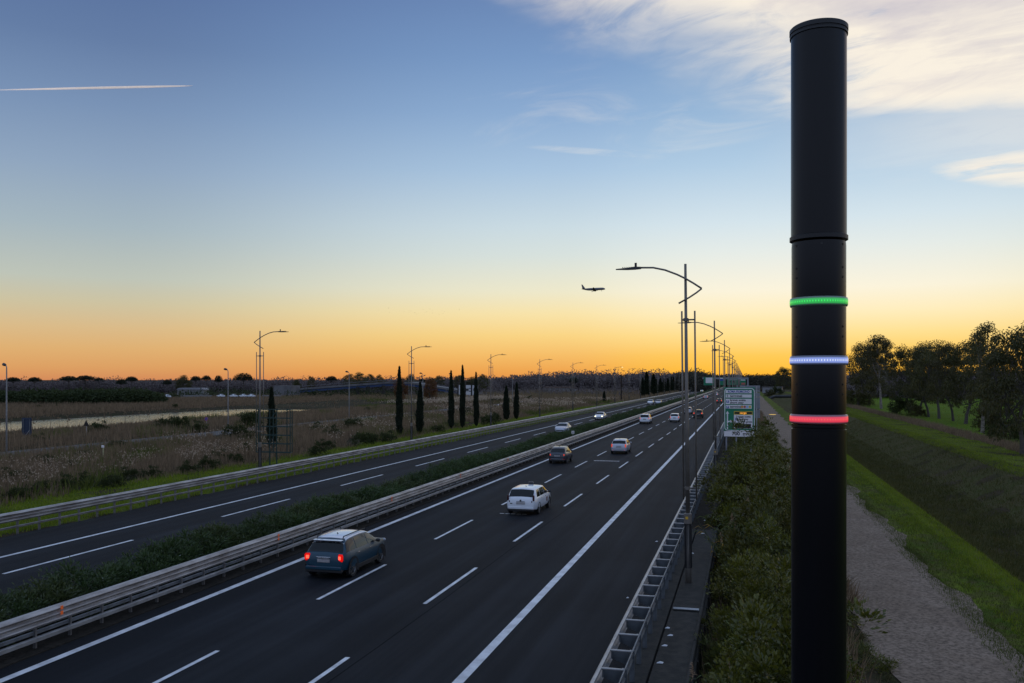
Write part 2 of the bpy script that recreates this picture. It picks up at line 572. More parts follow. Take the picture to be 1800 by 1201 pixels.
# ------------------------------------------------------------------ river
m, t = mat_new('river_water')
co = t.n('ShaderNodeTexCoord').outputs['Object']
p = t.n('ShaderNodeBsdfPrincipled')
p.inputs['Base Color'].default_value = (.03, .035, .032, 1)
p.inputs['Roughness'].default_value = .05
p.inputs['IOR'].default_value = 1.33
bp = t.n('ShaderNodeBump')
bp.inputs['Strength'].default_value = .4
bp.inputs['Distance'].default_value = .13
t.set(bp.inputs['Height'], t.noise(co, 1.4, 5, .6))
t.t.links.new(bp.outputs[0], p.inputs['Normal'])
t.t.links.new(p.outputs[0], t.n('ShaderNodeOutputMaterial').inputs[0])
tag(build(MB().add([(-151, -300, -1), (-113, -300, -1), (-113, 290, -1), (-151, 290, -1)], [(0, 1, 2, 3)]), 'river_water', m), kind='structure')

# ------------------------------------------------------------------ carriageways
m, t = mat_new('asphalt')
co = t.n('ShaderNodeTexCoord').outputs['Object']
mp = t.n('ShaderNodeMapping')
t.set(mp.inputs['Vector'], co)
mp.inputs['Scale'].default_value = (1, .02, 1)
st = t.noise(mp.outputs[0], 1.1, 4, .6)
fine = t.noise(co, 38, 3, .7)
pat = t.noise(co, .12, 5, .6, .6)
f = t.m('ADD', t.m('ADD', t.m('MULTIPLY', st, .75), t.m('MULTIPLY', fine, .3)), t.m('SUBTRACT', t.m('MULTIPLY', pat, .4), .12))
c = t.ramp(f, [(.34, (.0042, .0052, .0068, 1)), (.58, (.0098, .0114, .0142, 1)), (.82, (.023, .026, .031, 1))])
p = t.n('ShaderNodeBsdfPrincipled')
t.set(p.inputs['Base Color'], c)
p.inputs['Roughness'].default_value = .78
p.inputs['Specular IOR Level'].default_value = .1
bp = t.n('ShaderNodeBump')
bp.inputs['Strength'].default_value = .5
bp.inputs['Distance'].default_value = .012
t.set(bp.inputs['Height'], t.noise(co, 60, 3, .7))
t.t.links.new(bp.outputs[0], p.inputs['Normal'])
t.t.links.new(p.outputs[0], t.n('ShaderNodeOutputMaterial').inputs[0])
M['asphalt'] = m
M['paint'] = pbr('road_paint', (.72, .73, .745), .6, col2=(.46, .465, .48), scale=1.6, bump=.04)
M['paint_dull'] = pbr('worn_road_paint', (.6, .6, .6), .6, col2=(.3, .3, .3), scale=2.5)
M['crack'] = pbr('tar_seam', (.004, .004, .005), .95, spec=.05)

YEND = 1150


def slab(name, x0, x1, y0, y1, m, z=0.0, thick=.35):
    mb = MB()
    ys = list(np.arange(y0, y1, 60.0)) + [y1]
    mb.sweep([(x1, z - thick), (x1, z), (x0, z), (x0, z - thick)], y0, y1, ys=ys)
    mb.F = {k: [(A[:, ::-1], mi) for A, mi in v] for k, v in mb.F.items()}
    return build(mb, name, m)


road_r = tag(slab('carriageway', -19.05, -3.05, -20, YEND, M['asphalt']), kind='structure')
road_l = tag(slab('carriageway', -34.85, -22.6, -20, YEND, M['asphalt']), kind='structure')
tag(slab('central_reservation', -22.6, -19.05, -20, YEND, M['dirt'], .03), kind='structure')
tag(slab('road_shoulder', -3.05, -1.36, 46, 700, M['dirt'], -.02), kind='structure')


def quad_on(mb, x0, x1, y0, y1, z=.004, dx=0.0):
    mb.add([(x0, y0, z), (x1, y0, z), (x1 + dx, y1, z), (x0 + dx, y1, z)], [(0, 1, 2, 3)])


def marks(name, rects, m, parent, z=.004):
    mb = MB()
    for r in rects:
        quad_on(mb, *r, z)
    return tag(build(mb, name, m, parent), kind='structure')


marks('edge_line', [(-7.16, -6.88, -20, YEND)], M['paint'], road_r)
marks('edge_line', [(-18.42, -18.16, -20, YEND)], M['paint'], road_r)
marks('lane_dashes', [(-14.47, -14.33, y, y + 6) for y in np.arange(3.9, 700, 12)] + [(-10.66, -10.52, y, y + 6) for y in np.arange(4.3, 700, 12)], M['paint'], road_r)
marks('edge_line', [(-31.15, -30.93, -20, YEND)], M['paint'], road_l)
marks('edge_line', [(-24.0, -23.8, -20, YEND)], M['paint'], road_l)
marks('lane_dashes', [(-28.37, -28.2, y, y + 7.6) for y in np.arange(-1.6, 700, 15)], M['paint'], road_l)
sb = MB()
xs_, ys_ = [], np.arange(-20, 140, 1.5)
xx = -10.2 + .03 * np.sin(ys_ * .3) + .04 * np.cumsum(np.random.default_rng(3).normal(0, .25, len(ys_)))
xx = np.clip(xx, -10.4, -10.0)
for i in range(len(ys_) - 1):
    sb.add([(xx[i] - .014, ys_[i], .004), (xx[i] + .014, ys_[i], .004), (xx[i + 1] + .014, ys_[i + 1], .004), (xx[i + 1] - .014, ys_[i + 1], .004)], [(0, 1, 2, 3)])
tag(build(sb, 'tar_seam', M['crack'], road_r), kind='structure')
# worn stop bars across the lanes
a0, a1 = at_z(1044, 810), at_z(1089, 811)
wb = MB()
for k in range(9):
    u0, u1 = k / 9, (k + .93) / 9
    wb.add([(a0[0] + (a1[0] - a0[0]) * u0, a0[1] + (a1[1] - a0[1]) * u0 - .2, .005), (a0[0] + (a1[0] - a0[0]) * u1, a0[1] + (a1[1] - a0[1]) * u1 - .2, .005),
            (a0[0] + (a1[0] - a0[0]) * u1, a0[1] + (a1[1] - a0[1]) * u1 + .25, .005), (a0[0] + (a1[0] - a0[0]) * u0, a0[1] + (a1[1] - a0[1]) * u0 + .25, .005)], [(0, 1, 2, 3)])
tag(build(wb, 'worn_bar', M['paint_dull'], road_r), kind='structure')
a0 = at_z(878, 903)
marks('worn_bar', [(a0[0] + k * .33, a0[0] + k * .33 + .26, a0[1], a0[1] + .16) for k in range(5)], M['paint_dull'], road_r, .005)

# ------------------------------------------------------------------ concrete ledge beside the right carriageway
M['concrete'] = pbr('dark_concrete', (.034, .03, .024), .9, col2=(.009, .0098, .0075), scale=2.6, bump=.7, bscale=14)
M['galv'] = pbr('galvanised_steel', (.45, .445, .44), .48, .55, col2=(.28, .275, .27), scale=1.3, bump=.05)
M['galv_rust'] = pbr('stained_galvanised_steel', (.47, .455, .44), .5, .45, col2=(.22, .2, .185), scale=1.3, stretch=(1, .5, 3), bump=.15)
M['galv_blue'] = pbr('dull_galvanised_steel', (.2, .22, .24), .55, .5, col2=(.11, .12, .13), scale=2)
M['galv_post'] = pbr('weathered_steel_post', (.22, .21, .2), .55, .4, col2=(.13, .12, .115), scale=2)
M['orange'] = pbr('orange_reflector', (.75, .13, .03), .35, emit=(1, .2, .05), estr=.12)  # no lamp: a weak glow is added to the reflector's colour
lg = thing('concrete_ledge', 'dark stained concrete ledge with raised lip behind the right-hand guardrail', 'ledge', (0, 0, 0))
b = MB()
ys = [6] + list(np.arange(8, 46.1, 2.0))
b.sweep([(-1.36, -.36), (-1.36, .0), (-2.38, .0), (-2.38, -.2), (-2.44, -.2), (-2.44, .01), (-3.05, .02)], 6, 46, ys=ys)
b.F = {k: [(A[:, ::-1], mi) for A, mi in v] for k, v in b.F.items()}
build(b, 'slab', M['concrete'], lg)
b = MB()
for y in np.arange(6, 46, 4.0):
    b.rbox((-1.40, y + 2, .035), (.09, 3.96, .16), .02)
build(b, 'lip', M['concrete'], lg)
b = MB()
b.box((-1.33, 26, -.95), (.06, 40, 1.6))
for y in np.arange(7, 46, 1.5):
    b.box((-1.28, y, -.95), (.06, .1, 1.55))
build(b, 'retaining_wall', M['concrete'], lg)
gp = thing('drain_channel', 'short galvanised drain channel lying across the ledge below the nearest lamp post', 'drain', (-1.9, 29.7, .012))
b = MB()
b.sweep([(-.42, 0), (-.42, .07)], -.1, .1)
b.add([(-.42, -.11, .05), (.42, -.11, .05), (.42, -.07, .0), (-.42, -.07, 0), (-.42, .09, .0), (.42, .09, 0), (.42, .13, .05), (-.42, .13, .05)], [(0, 1, 2, 3), (3, 2, 5, 4), (4, 5, 6, 7)])
build(b, 'trough', M['galv'], gp)
M['litter'] = pbr('litter', (.75, .75, .76), .6)
lr = random.Random(5)
for k, (px, py) in enumerate([(1173, 1104), (1178, 1117), (1168, 1135), (1216, 973), (1239, 915), (1235, 938), (1103, 1051), (1154, 952), (1160, 1165)]):
    x, y = at_z(px, py, .02)
    b = MB()
    s = lr.uniform(.05, .1)
    b.add([(-s, -s * .5, .005), (s * .8, -s * .6, .01), (s, s * .5, .02), (-s * .7, s * .6, .005), (.1 * s, .1 * s, .05)], [(0, 1, 4), (1, 2, 4), (2, 3, 4), (3, 0, 4)])
    o = build(b, 'litter', M['litter'], None, loc=(x, y, .008))
    tag(o, 'small white scrap of litter beside the right-hand guardrail', 'litter', 'scraps of litter beside the guardrail')

# ------------------------------------------------------------------ guardrails
def w_profile(x, z0, h, waves, depth=.08, side=1):
    # corrugated beam seen end-on: waves ridges over height h, bulging to side
    pts = []
    n = waves * 8
    for i in range(n + 1):
        u = i / n
        pts.append((x + side * depth * (.5 - .5 * math.cos(2 * math.pi * waves * u)), z0 + h * u))
    return pts


def strip_beam(name, prof, y0, y1, m, parent, flip=False):
    b = MB()
    b.sweep(prof, y0, y1, ys=list(np.arange(y0, y1, 40.0)) + [y1])
    if flip:
        b.F = {k: [(A[:, ::-1], mi) for A, mi in v] for k, v in b.F.items()}
    return build(b, name, m, parent, 'auto')


def posts(parent, me, x, y0, step, n, name='post', zs=0.0):
    for i in range(n):
        obj(name, me, parent, (x, y0 + i * step, zs))


def posts_rest(parent, box_c, box_s, y0, step, y1, m, name='post'):
    b = MB()
    for y in np.arange(y0, y1, step):
        b.box((box_c[0], y, box_c[1]), (box_s[0], .06, box_s[1]))
    o = build(b, name, m, parent)
    o['kind'] = 'stuff'


# outer rail of the far carriageway
g = thing('guardrail', 'long galvanised guardrail on the far left edge, in front of the green verge', 'guardrail', (-35.1, 0, 0))
pr = w_profile(.0, .62, .46, 3, .09, 1)
strip_beam('rail', pr + [(pr[-1][0] - .10, pr[-1][1] + .012), (pr[-1][0] - .12, pr[-1][1] - .05)], -20, 900, M['galv_rust'], g, True)
strip_beam('lower_rail', [(.05, .30), (.10, .31), (.10, .39), (.05, .40), (-.02, .40)], -20, 900, M['galv_post'], g, True)
pm = MB().box((-.07, 0, .45), (.10, .07, 1.2)).box((.0, 0, .70), (.1, .05, .1)).box((.0, 0, .35), (.1, .05, .06)).mesh('post', M['galv_post'])
posts(g, pm, 0, 30.6, 1.4, 100)
posts_rest(g, (-.07, .45), (.1, 1.2), 30.6 + 140, 1.4, 700, M['galv_post'])
# central rail facing the near carriageway
g = thing('guardrail', 'long triple-wave guardrail with orange reflectors in front of the oleander hedge', 'guardrail', (-19.45, 0, 0))
pr = w_profile(.0, .60, .46, 3, .085, 1)
strip_beam('rail', pr + [(pr[-1][0] - .10, pr[-1][1] + .01), (pr[-1][0] - .12, pr[-1][1] - .05)], -20, 900, M['galv_rust'], g, True)
strip_beam('middle_rail', [(-.1, .40), (-.05, .41), (-.05, .50), (-.1, .51)], -20, 900, M['galv_blue'], g, True)
strip_beam('lower_rail', [(.06, .24), (.12, .25), (.12, .35), (.06, .36), (-.02, .36)], -20, 900, M['galv'], g, True)
pm = MB().box((-.06, 0, .42), (.09, .06, 1.15)).box((.02, 0, .3), (.1, .05, .06)).mesh('post', M['galv_post'])
posts(g, pm, 0, 14.0, 1.34, 100)
posts_rest(g, (-.06, .42), (.09, 1.15), 14 + 134, 1.34, 700, M['galv_post'])
strip_beam('rear_rail', [(-.55, .55), (-.45, .62), (-.55, .7), (-.45, .78), (-.55, .86), (-.62, .87)], -20, 900, M['galv_blue'], g)
b = MB()
for k in range(60):
    b.box((-.3, 14.6 + k * 1.34, .82 + .02 * math.sin(k)), (.5, .05, .04))
o = build(b, 'spacer', M['galv_blue'], g)
rm = MB().rbox((.098, 0, .985), (.014, .10, .11), .004).rbox((.098, 0, .83), (.014, .10, .11), .004).mesh('reflector', M['orange'])
for px in (109, 490, 689, 810, 893):
    t_ = (px - 900) / FPX
    y = (-19.35 * CT + t_ * -19.35 * ST) / (t_ * CT - ST)
    obj('reflector', rm, g, (.0, y, 0))
# double-sided rail of the near edge, seen from above like a ladder
g = thing('guardrail', 'ladder-like double guardrail along the hard shoulder, seen from above on the right', 'guardrail', (-3.1, 0, 0))
pr = w_profile(-.26, .48, .32, 2, .08, -1)
strip_beam('front_rail', [(-.2, .47)] + pr + [(-.27, .815), (-.2, .82), (-.2, .78)], -20, 700, M['galv'], g)
strip_beam('rear_rail', [(.33, .52), (.37, .58), (.33, .64), (.37, .70), (.35, .8), (.33, .805)], -20, 700, M['galv_blue'], g, True)
b = MB().tube([(.36, y, .815 + .012 * math.sin(y * 1.3)) for y in np.arange(-20, 300, 1.5)], .018, 6)
build(b, 'top_rod', M['galv_blue'], g)
rg = MB().rbox((.06, 0, .80), (.56, .07, .045), .012).mesh('rung', M['galv'])
pm = MB().box((.33, 0, .15), (.12, .09, 1.3)).add([(-.2, .04, .75), (.3, .04, .75), (.3, .04, .35), (-.2, .04, .55)], [(0, 1, 2, 3)]).box((-.18, 0, .66), (.03, .08, .2)).mesh('post', M['galv_blue'])
posts(g, rg, 0, 12.0, 1.46, 100, 'rung')
posts(g, pm, 0, 12.1, 1.46, 100, 'post')
posts_rest(g, (.06, .8), (.56, .045), 12 + 146, 1.46, 500, M['galv'], 'rung')
posts_rest(g, (.33, .15), (.12, 1.3), 12.1 + 146, 1.46, 500, M['galv_blue'], 'post')

# ------------------------------------------------------------------ motorway lamp posts
M['pole'] = pbr('taupe_painted_steel', (.21, .185, .16), .45, .35, var=.3, scale=1.2)
M['lampdark'] = pbr('dark_lamp_head', (.03, .03, .032), .5, .2)
M['sticker'] = pbr('yellow_sticker', (.65, .38, .03), .5)


def lamp_proto(label, rods):
    r = thing('street_lamp', label, 'street lamp')
    # built for the right-hand side: the arm reaches to -X over the road
    b = MB().tube([(0, 0, -.3), (0, 0, .62), (0, 0, 2.3)], [.115, .115, .105], 14)
    build(b, 'base_column', M['pole'], r, True)
    b = MB()
    for k in range(12):
        a = 2 * math.pi * k / 12
        b.box((.125 * math.cos(a), .125 * math.sin(a), 1.42), (.03, .03, 1.7), a)
    build(b, 'fluted_sleeve', M['lampdark'], r)
    b = MB().lathe([(.11, 2.22), (.145, 2.24), (.145, 2.6), (.11, 2.63)], 14)
    build(b, 'collar', M['pole'], r, 'auto')
    build(MB().tube([(0, 0, 2.6), (0, 0, 6), (0, 0, 12.03)], [.082, .072, .048], 12), 'pole', M['pole'], r, True)
    build(MB().box((-.03, -.15, 2.46), (.1, .012, .1)), 'sticker', M['sticker'], r)
    for dx in rods:
        build(MB().tube([(dx, .0, 3.14), (dx, 0, 10.25)], .032, 8), 'side_rod', M['pole'], r, True)
    for z in (3.57, 9.92):
        b = MB().tube([(rods[0] - .03, 0, z), (rods[1] + .03, 0, z)], .03, 6).lathe([(.1, z - .06), (.1, z + .06)], 10)
        build(b, 'bracket', M['pole'], r)
    # bow-shaped arm: from the head back over the pole, to a tip and down
    A = [(-1.72, 11.95), (-1.2, 11.93), (-.75, 11.82), (-.3, 11.63), (0, 11.47), (.3, 11.28), (.6, 11.07)]
    build(MB().tube([(x, -.08, z) for x, z in A], .035, 8), 'arm', M['pole'], r, True)
    Bk = [(.6, 11.07), (.4, 10.92), (.15, 10.76), (-.26, 10.54)]
    build(MB().tube([(x, -.08, z) for x, z in Bk], .032, 8), 'arm_stay', M['pole'], r, True)
    hd = MB()
    V = []
    for (x, w, z0, z1) in [(-2.62, .06, 11.905, 11.935), (-2.2, .12, 11.89, 11.955), (-1.9, .12, 11.89, 11.99), (-1.66, .07, 11.9, 11.98)]:
        V += [(x, -w - .08, z0), (x, w - .08, z0), (x, w * .8 - .08, z1), (x, -w * .8 - .08, z1)]
    F = [(0, 1, 2, 3), (15, 14, 13, 12)]
    for k in range(3):
        for i in range(4):
            j = (i + 1) % 4
            F.append((k * 4 + i, k * 4 + 4 + i, k * 4 + 4 + j, k * 4 + j))
    hd.add(V, F)
    for k in range(5):
        hd.box((-2.35 + k * .08, -.08, 11.975), (.015, .2, .03))
    h = build(hd, 'lamp_head', M['lampdark'], r)
    build(MB().tube([(-1.86, -.08, 12.0), (-1.86, -.08, 12.14)], .045, 8), 'sensor', M['lampdark'], h)
    return r


RL = lamp_proto('nearest right-hand lamp post, standing on the concrete ledge, tallest in the picture', (-.15, .33))
RYS = [33.8 + 32.2 * k for k in range(18)]
for k, y in enumerate(RYS):
    o = RL if k == 0 else copy_tree(RL)
    o.location = (-2.07, y, 0.0 if k == 0 else -.05)
    if k == 0:
        o.rotation_euler = (0, rad(-.55), 0)
    o['group'] = 'bow-armed lamp posts along the right-hand edge'
    if 0 < k < 4:
        o['label'] = f'{ORD[k]} lamp post from the camera in the row beyond the right-hand guardrail'
    elif k >= 4:
        o['label'] = 'far lamp post in the receding row beyond the green parking sign on the right'
LL = lamp_proto('nearest left-hand lamp post, beside the empty green billboard frame', (-.33, .33))
M['lamplit'] = pbr('lit_lamp_lens', (.9, .9, .8), .4, emit=(1, .85, .5), estr=6)
for k in range(18):
    o = LL if k == 0 else copy_tree(LL)
    o.location = (-39.5, 66.2 + 34.8 * k, -.25)
    o.rotation_euler = (0, 0, math.pi)
    o['group'] = 'bow-armed lamp posts along the left-hand verge'
    if 0 < k < 9:
        o['label'] = f'{ORD[k]} lamp post from the camera in the row on the left-hand verge'
    elif k >= 9:
        o['label'] = 'far lamp post in the left-hand row, among the distant cypresses'
    if k == 6:
        build(MB().rbox((-2.35, -.08, 11.87), (.34, .2, .03), .01), 'lens', M['lamplit'], o)
        o['label'] = 'seventh left-hand lamp post, the only one whose lamp shines'
# older single lamps along the service road
M['oldpole'] = pbr('grey_lamp_pole', (.3, .29, .28), .6, .1)
r = thing('street_lamp', 'short grey lamp post on the service road, nearest the left picture edge', 'street lamp')
build(MB().tube([(0, 0, -.5), (0, 0, 5), (0, 0, 9.3), (-.06, 0, 9.5), (-.25, 0, 9.6)], [.1, .085, .06, .055, .05], 8), 'pole', M['oldpole'], r, True)
hb = MB().tube([(-.2, 0, 9.57), (-.5, 0, 9.68), (-.95, 0, 9.74), (-1.3, 0, 9.7)], [.05, .14, .18, .06], 8)
build(hb, 'lamp_head', M['lampdark'], r, True)
for k, (px, Y) in enumerate(((17, None), (405, None), (617, None), (746, None), (797, None), (903, None))):
    t_ = (px - 900) / FPX
    Y = (-77 * CT + t_ * -77 * ST) / (t_ * CT - ST)
    o = r if k == 0 else copy_tree(r)
    o.location = (-77.4, Y, -.4)
    o.rotation_euler = (0, 0, -.5)
    o['group'] = 'plain lamp posts along the service road'
    if k:
        o['label'] = f'{ORD[k]} plain lamp post from the left along the grey service road'

# ------------------------------------------------------------------ the smart-road column close to the camera
M['black'] = pbr('black_anodised_metal', (.0036, .0038, .0054), .29, .0, var=.5, scale=2.2, spec=.3, stretch=(1, 1, .12), bump=.03)
M['black2'] = pbr('black_gasket', (.007, .007, .008), .45)
M['screw'] = pbr('dark_screw', (.05, .05, .05), .35, .7)


def led_mat(name, edge, core, hot, s):
    # a frosted ring whose middle band is lit by a row of little lamps behind it
    m, t = mat_new(name)
    co = t.n('ShaderNodeTexCoord').outputs['Object']
    sp = t.n('ShaderNodeSeparateXYZ', ins={0: co})
    ang = t.m('ARCTAN2', sp.outputs[1], sp.outputs[0])
    dots = t.ss(t.m('SINE', t.m('MULTIPLY', ang, 64.0)), -.2, 1.0)
    band = t.ss(t.m('ABSOLUTE', sp.outputs[2]), .025, .012)
    dotb = t.m('MULTIPLY', dots, t.ss(t.m('ABSOLUTE', sp.outputs[2]), .009, .002))
    col = t.mix(dotb, core, hot)
    p = t.n('ShaderNodeBsdfPrincipled')
    t.set(p.inputs['Base Color'], edge)
    p.inputs['Roughness'].default_value = .3
    t.set(p.inputs['Emission Color'], col)
    t.set(p.inputs['Emission Strength'], t.m('ADD', t.m('MULTIPLY', band, s), .02))
    t.t.links.new(p.outputs[0], t.n('ShaderNodeOutputMaterial').inputs[0])
    return m


led = [led_mat('green_led_ring', (.2, .24, .22, 1), (.0, .36, .02, 1), (.01, .9, .06, 1), 1.0),
       led_mat('white_led_ring', (.2, .22, .28, 1), (.22, .3, .72, 1), (.85, .92, 1, 1), .9),
       led_mat('red_led_ring', (.3, .19, .21, 1), (.72, .008, .03, 1), (1, .11, .05, 1), .95)]
PX, PY, PSC = .50, 6.55, 6.012 / FPX    # PSC: metres per pixel on the column's near face
pz = lambda y: EYE + (HY - y) * PSC


def column_proto():
    r = thing('sensor_column', 'tall black cylindrical column with green, white and red light rings, closest to the camera', 'column', (PX, PY, 0))
    R0, R1 = .187, .184
    build(MB().lathe([(R1, -1.6), (R1, pz(757)), (R1 - .006, pz(757) + .002), (R1 - .006, pz(754)), (R1, pz(753)), (R1, pz(748))], 96), 'lower_tube', M['black'], r, 'auto')
    zs = [pz(v) for v in (747, 738, 633, 528, 420)]
    for za, zb in zip(zs[:-1], zs[1:]):
        build(MB().lathe([(R0 - .006, za), (R0 - .004, za + .03), (R0 - .004, zb - .03), (R0 - .006, zb)], 96), 'ring_section', M['black'], r, 'auto')
    build(MB().lathe([(R0, pz(409)), (R0, pz(46))], 96), 'upper_tube', M['black'], r, 'auto')
    build(MB().lathe([(R0 + .002, pz(417)), (R0 + .009, pz(416)), (R0 + .009, pz(409)), (R0, pz(407.5))], 96), 'joint_ring', M['black2'], r, 'auto')
    build(MB().lathe([(R0, pz(48)), (R0 + .008, pz(47)), (R0 + .008, pz(43)), (R0 + .004, pz(42)), (R0 + .004, pz(40.5)), (R0 + .010, pz(40)), (R0 + .010, pz(32.5)), (R0 + .004, pz(31)), (.05, pz(29))], 96), 'cap', M['black2'], r, 'auto')
    for m, y in zip(led, (528, 633, 738)):
        o = build(MB().lathe([(R0 - .004, -.032), (R0 + .004, -.029), (R0 + .0075, -.018), (R0 + .0085, 0), (R0 + .0075, .018), (R0 + .004, .029), (R0 - .004, .032)], 128, cap=False), 'led_ring', m, r, True)
        o.location = (0, 0, pz(y))
    camdir = math.atan2(-PY, -PX)
    sc = MB().lathe([(.0085, 0), (.0085, .0035), (.004, .0035), (.003, .001)], 10, axis='X').mesh('screw', M['screw'])
    for y in (427, 468, 485, 573, 591, 676, 694):
        for da in ((-54, 60) if y != 427 else (-54, 6, 60)):
            a = camdir + rad(da)
            o = obj('screw', sc, r, ((R0 - .0045) * math.cos(a), (R0 - .0045) * math.sin(a), pz(y)))
            o.rotation_euler = (0, 0, a)
    return r


column_proto()
x, y = at_z(1092, 705, -.4)
r = thing('sensor_column', 'distant slim black column standing alone on the left verge', 'column', (x, y, -.5))
build(MB().lathe([(.22, 0), (.22, 7.4)], 16), 'lower_tube', M['black'], r, 'auto')
build(MB().lathe([(.24, 7.4), (.24, 10.2), (.2, 10.25)], 16), 'upper_tube', M['black'], r, 'auto')
# ------------------------------------------------------------------ cars
def paint(name, c, rough=.28, metal=.0, coat=.6):
    return pbr(name, c, rough, metal, var=.05, scale=2, coat=coat)


P = dict(blue=paint('blue_car_paint', (.004, .042, .072), .42, coat=.12), white=paint('white_car_paint', (.76, .78, .82)), grey=paint('dark_grey_car_paint', (.024, .033, .05), .3, .0),
         silver=paint('silver_car_paint', (.45, .47, .53), .32, .15), black=paint('black_car_paint', (.012, .012, .013)), red=paint('dark_car_paint', (.03, .028, .03)))
M['glass'] = pbr('car_glass', (.008, .011, .012), .05, spec=.32)
M['plastic'] = pbr('black_plastic', (.018, .018, .019), .6)
M['tyre'] = pbr('tyre_rubber', (.014, .014, .014), .8)
M['rim'] = pbr('alloy_rim', (.16, .16, .165), .4, .7)
M['rim_dark'] = pbr('dark_alloy_rim', (.05, .05, .05), .45, .6)
M['tail_on'] = pbr('lit_tail_light', (.3, .005, .005), .3, emit=(1, .008, .004), estr=.6, spec=.08)
M['tail_core'] = pbr('glowing_tail_lamp', (.5, .02, .01), .3, emit=(1, .09, .05), estr=2.2, spec=.05)
M['tail_dim'] = pbr('dim_tail_light', (.5, .03, .02), .3, emit=(1, .09, .03), estr=.55)
M['tail_off'] = pbr('dark_tail_light', (.06, .012, .014), .25)
M['head_on'] = pbr('lit_headlight', (.9, .9, .8), .3, emit=(1, .93, .55), estr=3.0)
M['head_off'] = pbr('headlight', (.5, .52, .55), .15)
M['plate'] = pbr('number_plate', (.42, .4, .4), .5, col2=(.32, .3, .3), scale=9)
M['chrome'] = pbr('chrome_trim', (.6, .6, .62), .2, .9)
M['decal'] = pbr('brown_red_decal', (.22, .07, .05), .5, col2=(.1, .05, .05), scale=14)


class Shape:
    def __init__(s, L, W, H, belt, top, plan=None, bot=.24, roofw=.77, hood=None):
        s.L, s.W, s.H, s.belt = L, W, H, belt
        s.tx, s.tz = zip(*top)
        h = L / 2
        plan = plan or [(-h, .80), (-h + .10, .90), (-h + .45, .985), (-h + 1.0, 1), (h - 1.2, 1), (h - .55, .96), (h - .2, .86), (h, .68)]
        s.px, s.pw = zip(*plan)
        s.bot, s.rw = bot, roofw

    def sect(s, y):
        top = float(np.interp(y, s.tx, s.tz))
        w = float(np.interp(y, s.px, s.pw)) * s.W / 2
        belt = s.belt + .03 * (-y / s.L)
        be = min(belt, top - .035)
        gh = min(max((top - be - .035) / max(s.H - s.belt - .1, .1), 0), 1)
        wt = w * (.93 + (s.rw - .93) * gh ** .8)
        bot = s.bot + .06 * max(0, abs(y) / (s.L / 2) - .8) * 5
        edge = top - .045 - .02 * gh
        edge = max(edge, be + .012)
        pts = [(0, bot), (.78 * w, bot), (.955 * w, bot + .06), (w, bot + .22), (w * 1.005, (bot + be) / 2 + .05), (w * .972, be - .03), (w * .945, be),
               (w * .945 + (wt - w * .945) * .5 + .012, be + (edge - be) * .52), (wt, edge), (wt * .9, top - .014), (wt * .5, top), (0, top + .012)]
        return pts

    def at(s, y, v):
        # v in 0..22 runs round the section; 11 is the roof's centre line
        sg = 1
        if v > 11:
            v, sg = 22 - v, -1
        p = s.sect(y)
        i = min(int(v), 10)
        f = v - i
        return (sg * (p[i][0] * (1 - f) + p[i + 1][0] * f), y, p[i][1] * (1 - f) + p[i + 1][1] * f)

    def stations(s):
        h = s.L / 2
        a = sorted(set([round(x, 3) for x in list(np.linspace(-h, h, 34)) + list(s.tx) + [-h + .03, -h + .06, h - .03, h - .08]]))
        return a

    def body(s):
        ys = s.stations()
        Pn = np.array([[s.at(y, v) for v in range(22)] for y in ys])
        n = 22
        mb = MB()
        V = Pn.reshape(-1, 3)
        F = [(i * n + k, i * n + (k + 1) % n, i * n + n + (k + 1) % n, i * n + n + k) for i in range(len(ys) - 1) for k in range(n)]
        F += [tuple(range(n - 1, -1, -1)), tuple(range((len(ys) - 1) * n, len(ys) * n))]
        return mb.add(V, [tuple(reversed(f)) for f in F])

    def patch(s, y0, y1, v0, v1, off=.007, ny=7, nv=7, slant0=0.0, slant1=0.0):
        # slant: the end of the patch leans with height (side windows)
        G = []
        for i in range(ny):
            row = []
            for j in range(nv):
                a = j / (nv - 1)
                v = v0 + (v1 - v0) * a
                ya, yb = y0 + slant0 * a, y1 + slant1 * a
                row.append(s.at(ya + (yb - ya) * i / (ny - 1), v))
            G.append(row)
        G = np.array(G)
        du = np.gradient(G, axis=0)
        dv = np.gradient(G, axis=1)
        N = np.cross(du, dv)
        N /= np.maximum(np.linalg.norm(N, axis=2, keepdims=True), 1e-9)
        out = G - np.array([0, 0, s.H * .45])
        out[..., 1] *= .3
        if (N * out).sum() < 0:
            N = -N
            flip = True
        else:
            flip = False
        G = G + N * off
        if flip:
            G = G[::-1]
        return MB().grid(G)


def hatch_top(L, H, belt, rs=.35, rz=.0, ws0=.35, ws1=1.0, hood=.93, nose=.7, tail=None, up=.05):
    h = L / 2
    tail = tail or belt - .28
    return [(-h, tail), (-h + .025, belt - .08), (-h + .06, belt + .0), (-h + .10, belt + .05), (-h + .10 + rs, H - up), (-h + .10 + rs + .25, H - .015), (-.25, H), (ws0 - .35, H - .01), (ws0, H - .06), (ws1, belt + .07), (ws1 + .15, belt + .02),
            (h - .45, hood), (h - .12, nose + .1), (h - .02, nose - .08), (h, nose - .2)]


